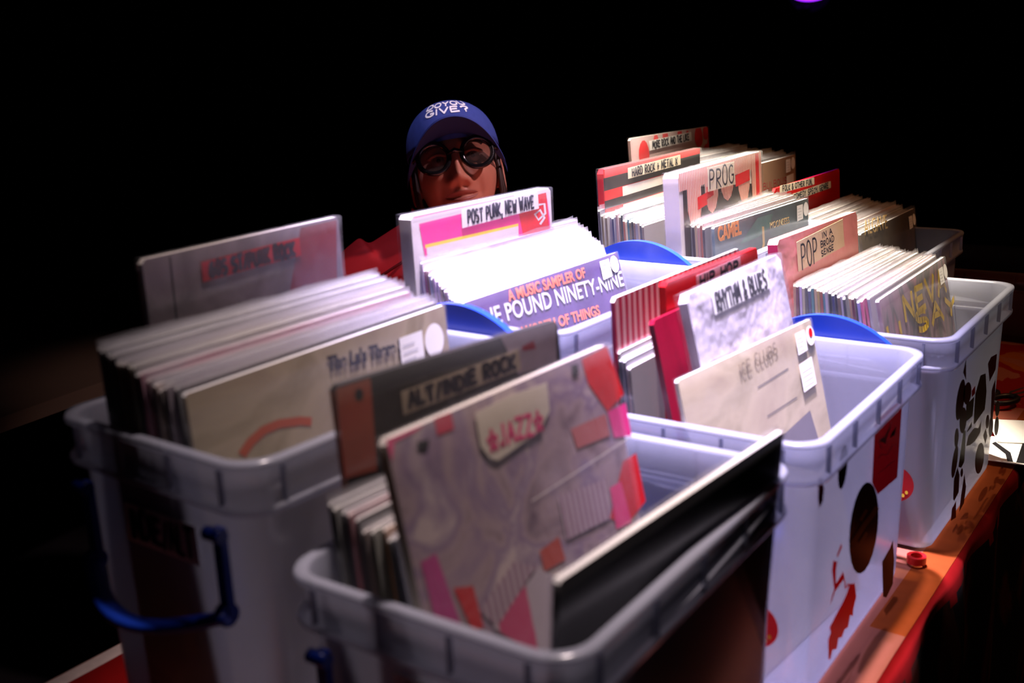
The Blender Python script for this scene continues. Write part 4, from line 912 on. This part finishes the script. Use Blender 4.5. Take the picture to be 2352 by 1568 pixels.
# hair hanging out from under the cap at the sides and back
hm_ = MB(); rnd = random.Random(3)
for q in range(150):
    az = R_(72 + 216 * q / 149) + rnd.uniform(-.03, .03)
    ln = -.075 - rnd.uniform(0, .035) if abs(math.pi - az) > 1.2 else -.10 - rnd.uniform(0, .03)
    if 1.55 < az < 1.80 or 4.48 < az < 4.73: ln = -.02
    cx, cy = math.sin(az), math.cos(az)
    pts = [(cx * .077, cy * .098 - .004, .045), (cx * .0815, cy * .103 - .004, 0), (cx * (.080 + rnd.uniform(-.002, .004)), cy * .100 - .004, ln * .6), (cx * (.068 + rnd.uniform(-.003, .006)), cy * .085 - .006, ln)]
    hm_.tube(pts, [.0035, .004, .0036, .0015], M_HAIR, 6)
hm_.build('hair', proot, HM)
# cap: six-panel crown, brim, button, stitched lettering
cap = MB(); rings = []; nC = 72
def crown(az, zz, k=1.0):
    t = min(1.0, max(0.0, (zz - .040) / .098)); r = math.sqrt(max(0, 1 - t ** 2.4)) if t < 1 else 0
    seam = 1 - .010 * math.exp(-((((math.degrees(az) + 360) % 60) - 0) / 2.2) ** 2) - .010 * math.exp(-((((math.degrees(az) + 360) % 60) - 60) / 2.2) ** 2)
    return Vector((-(.087 * k) * r * seam * math.sin(az), (.109 * k) * r * seam * math.cos(az) - .003, zz))
for j in range(17):
    zz = .040 + .098 * (1 - (1 - j / 16.3) ** 1.8)
    rings.append([crown(2 * math.pi * i / nC, zz) for i in range(nC)])
cap.loft(rings, M_CAP, False, True)
capo = cap.build('cap', proot, HM)
sol = capo.modifiers.new('cloth_thickness', 'SOLIDIFY'); sol.thickness = .002; sol.offset = -1
br = MB(); NB = 40; Gt = []
for i in range(NB + 1):
    u = -1 + 2 * i / NB; x = .0945 * u
    yi = .106 * math.sqrt(max(0.0, 1 - min(1, abs(x) / .0945) ** 2)) - .003; yo = .100 + .078 * (1 - abs(u) ** 2.6) if abs(u) < 1 else .02
    yo = yi + (.078 * (1 - abs(u) ** 3.0) + .004)
    zb = .050 - 6.6 * x * x
    Gt.append([Vector((x, yi + (yo - yi) * q / 8, zb + .013 * (q / 8) * (1 - .5 * u * u) - .016 * (q / 8) ** 2 * (1 - u * u) * .4)) for q in range(9)])
kt, ku = br.mi(M_CAP), br.mi(M_CAPUNDER)
T = [[br.bm.verts.new(p + Vector((0, 0, .0018))) for p in row] for row in Gt]; U = [[br.bm.verts.new(p - Vector((0, 0, .0014))) for p in row] for row in Gt]
for i in range(NB):
    for q in range(8):
        f = br.bm.faces.new((T[i][q], T[i + 1][q], T[i + 1][q + 1], T[i][q + 1])); f.material_index = kt; f.smooth = True
        f = br.bm.faces.new((U[i][q], U[i][q + 1], U[i + 1][q + 1], U[i + 1][q])); f.material_index = ku; f.smooth = True
    f = br.bm.faces.new((T[i][8], T[i + 1][8], U[i + 1][8], U[i][8])); f.material_index = kt
br.build('brim', capo)
bt = MB(); bt.ell((0, -.003, .138), (.007, .007, .004), M_CAP, 12, 8); bt.build('button', capo)
tx = MB()
mapc = lambda x, y, z: crown(x / .098, y, 1.014 + z * 4)
stroke_text(tx, 'DOYOU', -.056, .1085, .112, .0125, .0038, M_WHITE, 0, .02, mapc, .22)
stroke_text(tx, 'GIVE?', -.054, .0915, .108, .0125, .0038, M_WHITE, 0, .02, mapc, .22)
tx.build('lettering', capo)
gl = MB()
for sx in (-1, 1):
    c = Vector((sx * .0390, .106, .009))
    ring = [c + Vector((.0275 * math.cos(t), -.006 * (sx * math.cos(t) > 0) * abs(math.cos(t)) ** 2, .0265 * math.sin(t))) for t in [2 * math.pi * q / 32 for q in range(33)]]
    gl.tube(ring, .0046, M_ACETATE, 10, cap=False)
    gl.tube([c + Vector((sx * .028, -.006, .006)), c + Vector((sx * .038, -.022, .008)), Vector((sx * .080, .02, .012)), Vector((sx * .082, -.03, .006))], .0036, M_ACETATE, 8)
gl.tube([(-.013, .107, .013), (0, .112, .018), (.013, .107, .013)], .004, M_ACETATE, 8)
gl_o = gl.build('glasses', proot, HM)
gs = MB()
for sx in (-1, 1): gs.face([(sx * .0390 + .026 * math.cos(t), .1055, .008 + .025 * math.sin(t)) for t in [2 * math.pi * q / 28 for q in range(28)]], frosted('smoked_lens', (.10, .08, .07), .70, .05, .9, .03))
gs.build('lenses', gl_o)
# jacket, trousers, shoes
jk = MB()
jk.loft([[Vector((a * math.cos(2 * math.pi * i / 36), b * math.sin(2 * math.pi * i / 36) + y0_, z)) for i in range(36)] for z, a, b, y0_ in
         [(.47, .185, .135, 0), (.50, .182, .132, 0), (.62, .172, .125, 0), (.78, .186, .13, 0), (.935, .205, .124, -.005), (.990, .205, .108, -.008), (1.030, .168, .092, -.010), (1.057, .118, .080, -.008), (1.075, .084, .075, -.004), (1.092, .074, .072, 0)]], M_JACKET)
for s in (-1, 1):
    a = limb(s)
    jk.tube([a['sh'] + Vector((-s * .03, 0, .012)), a['sh'] + Vector((s * .025, 0, -.02)), a['sh'].lerp(a['el'], .5), a['el'], a['el'].lerp(a['wr'], .5), a['el'].lerp(a['wr'], .93)], [.062, .068, .062, .056, .048, .042], M_JACKET, 20)
jko = jk.build('jacket', proot)
r2 = jko.modifiers.new('cloth_union', 'REMESH'); r2.mode = 'VOXEL'; r2.voxel_size = .006; r2.use_smooth_shade = True
s2 = jko.modifiers.new('soften', 'SMOOTH'); s2.factor = .6; s2.iterations = 8
sm = MB()
for s in (-1, 1): sm.tube([(s * .060, .072, 1.060), (s * .12, .088, 1.012), (s * .19, .078, .972), (s * .246, .02, .950)], .0028, M_SEAM, 8)
sm.build('seam', jko)
col = MB()
rg = lambda z, k, y: [Vector((.080 * k * math.cos(2 * math.pi * i / 36), .080 * k * math.sin(2 * math.pi * i / 36) + y, z + (.012 * math.sin(2 * math.pi * i / 36) * -1))) for i in range(36)]
col.loft([rg(1.070, 1.05, 0), rg(1.092, 1.0, .002), rg(1.098, .97, .002), rg(1.086, .93, .002)], M_JACKET, False, False); col.build('collar', jko)
tr = MB()
tr.loft([[Vector((a * math.cos(2 * math.pi * i / 30), b * math.sin(2 * math.pi * i / 30), z)) for i in range(30)] for z, a, b in [(.455, .165, .125), (.50, .178, .13), (.58, .172, .124)]], M_TROUSER)
for s in (-1, 1):
    hip, kn, an = Vector((s * .09, .0, .535)), Vector((s * .12, .42, .525)), Vector((s * .12, .36, .10))
    tr.tube([hip, hip.lerp(kn, .5), kn + Vector((0, .01, 0)), kn.lerp(an, .35), an], [.090, .083, .066, .064, .060], M_TROUSER, 20)
tro = tr.build('trousers', proot)
r3 = tro.modifiers.new('cloth_union', 'REMESH'); r3.mode = 'VOXEL'; r3.voxel_size = .008; r3.use_smooth_shade = True
for s in (-1, 1):
    sh = MB(); an = Vector((s * .12, .36, .10))
    sh.tube([an + Vector((0, -.055, -.048)), an + Vector((0, 0, -.045)), an + Vector((0, .08, -.062)), an + Vector((0, .19, -.072))], [(.040, .046), (.046, .050), (.050, .034), (.040, .022)], M_BLACK, 16, upv=(0, 0, 1)); sh.build('shoe', proot)
# stool
st = empty('stool', (BODY[0], BODY[1], 0)); tag(st, 'round dark stool under the seated person', 'stool')
M_STOOL = mat('dark_stool_wood', (.05, .03, .02), .5)
sb = MB(); sb.loft([[(.165 * k * math.cos(2 * math.pi * i / 32), .165 * k * math.sin(2 * math.pi * i / 32), z) for i in range(32)] for z, k in ((.415, .95), (.42, 1), (.438, 1), (.444, .96))], M_STOOL); sb.build('seat', st)
for q in range(4):
    a = R_(45 + 90 * q); lg = MB(); lg.tube([(.11 * math.cos(a), .11 * math.sin(a), .416), (.17 * math.cos(a), .17 * math.sin(a), 0)], .014, M_STOOL, 10); lg.build('leg', st)

# ------------------------------------------------------------------ the other bits in the place
M_BENCH = mat('brown_bench_cloth', (.06, .038, .02), .8, .2, var=.3, scale=6)
bn = empty('side_table', (.9, 2.25, 0)); tag(bn, 'dim brown topped table in the darkness behind the near left crate', 'table')
dv = Vector((.991, .131, 0)); nv_ = Vector((.131, -.991, 0)); b0 = Vector((1.138, 2.61, TZ)) - dv * 1.45
Cn = [b0 + nv_ * .86, b0 + dv * 2.6 + nv_ * .86, b0 + dv * 2.6, b0]
mbx = MB(); ctr = Vector((.9, 2.25, 0)); tp = [(p.x - ctr.x, p.y - ctr.y, TZ) for p in Cn]
mbx.face(tp, M_BENCH); mbx.face([(x, y, z - .03) for x, y, z in tp[::-1]], M_BENCH)
for a, b in zip(tp, tp[1:] + tp[:1]): mbx.face([(a[0], a[1], TZ - .03), (b[0], b[1], TZ - .03), b, a], M_BENCH)
mbx.build('tabletop', bn, recalc=True)
tc_ = sum((Vector(p) for p in tp), Vector()) / 4
for x, y in [(tc_.x + (p[0] - tc_.x) * .9, tc_.y + (p[1] - tc_.y) * .85) for p in tp]:
    mbx = MB(); mbx.tube([(x, y, 0), (x, y, TZ - .03)], .02, M_BENCH, 10); mbx.build('leg', bn)
cb = MB(); cb.tube([at_z(u, v, TZ + .005) for u, v in [(48, 704), (80, 712), (120, 719), (170, 730), (220, 739), (262, 745), (285, 743), (304, 750), (330, 765)]], .005, M_BLACK, 8)
tag(cb.build('cable'), 'thin black cable lying across the dim brown table', 'cable')
# leaflets on the cloth past the last crate
lf = MB(); c0 = at_z(2306, 968, TZ + .006); ex_ = Vector((.10, .02, 0)); ey_ = Vector((-.02, .07, 0))
def leaflet(cx, cy, rz, z, label, pats):
    mb = MB(); mb.box((-.055, -.037, 0), (.055, .037, .0012), M_WHITE)
    for pts, m in pats: mb.poly(pts, .0014, m)
    o = mb.build('leaflet'); o.location = (cx, cy, z); o.rotation_euler = (0, 0, R_(rz)); return tag(o, label, 'leaflet')
pc = at_z(2335, 1000, TZ); leaflet(pc.x, pc.y, 20, TZ + .0065, 'white leaflet lying on the red cloth beyond the blob sticker crate', [])
pc = at_z(2322, 1042, TZ); leaflet(pc.x, pc.y, 5, TZ + .0045, 'leaflet with dark picture tucked under the white leaflet', [([(-.05, -.03), (.05, -.03), (.05, -.012), (-.05, -.012)], M_BLACK), ([(-.05, -.008), (-.01, .0), (.03, .026), (.02, .03), (-.02, .006), (-.05, 0)], M_BLACK)])
# scissors
pc = at_z(2322, 905, TZ + .006); sc = empty('scissors', (pc.x, pc.y, TZ + .006), R_(-25)); tag(sc, 'black handled scissors on the red cloth at the right edge', 'scissors')
for s in (-1, 1):
    mb = MB(); mb.face([(-.005, s * .001, .001), (.09, s * .012, .001), (.01, s * .010, .001)], mat('steel_blade', (.3, .3, .3), .3, .5, .9)); mb.build('blade', sc)
    mb = MB(); mb.tube([(-.045 + .028 * math.cos(t), s * .020 + .016 * math.sin(t), .004) for t in [2 * math.pi * q / 20 for q in range(21)]], .005, M_BLACK, 8, cap=False); mb.build('handle', sc)
# roll of red tape and a dark pouch between the two sticker crates
pc = at_z(2118, 1292, TZ + .01)
tr_ = MB(); rr = [(.007, 0), (.0115, 0), (.0115, .009), (.007, .009)]
tr_.loft([[(r * math.cos(2 * math.pi * i / 28), r * math.sin(2 * math.pi * i / 28), z) for i in range(28)] for r, z in rr + rr[:1]], M_RED, False, False, False)
o = tr_.build('tape_roll'); o.location = (.803, .036, TZ + .002); tag(o, 'small red tape roll on the cloth between the two sticker crates', 'tape')
# purple lamp far away at the top edge
lp = at_t(1861, -21, 6.0); lr = empty('stage_lamp', lp); tag(lr, 'small purple stage lamp glowing at the top edge', 'lamp')
q = (CAM - lp).to_track_quat('Z', 'Y').to_matrix().to_4x4()
mb = MB(); mb.loft([[(r * math.cos(2 * math.pi * i / 28), r * math.sin(2 * math.pi * i / 28), z) for i in range(28)] for r, z in ((.06, -.22), (.11, -.16), (.125, 0), (.118, .02), (.112, 0))], M_BLACK, True, False); mb.build('housing', lr, q)
mb = MB(); mb.face([(.112 * math.cos(2 * math.pi * i / 28), .055 * math.sin(2 * math.pi * i / 28), .004) for i in range(28)], mat('purple_lens', (.2, .02, .4), .3, emit=(.30, .02, 1.0, 3.0))); mb.build('lens', lr, q)
mb = MB(); mb.tube([(0, .0, -.1), (0, .3, -.1), (0, 4.2 - lp.z, -.1)], .02, M_BLACK, 8); mb.build('yoke', lr)
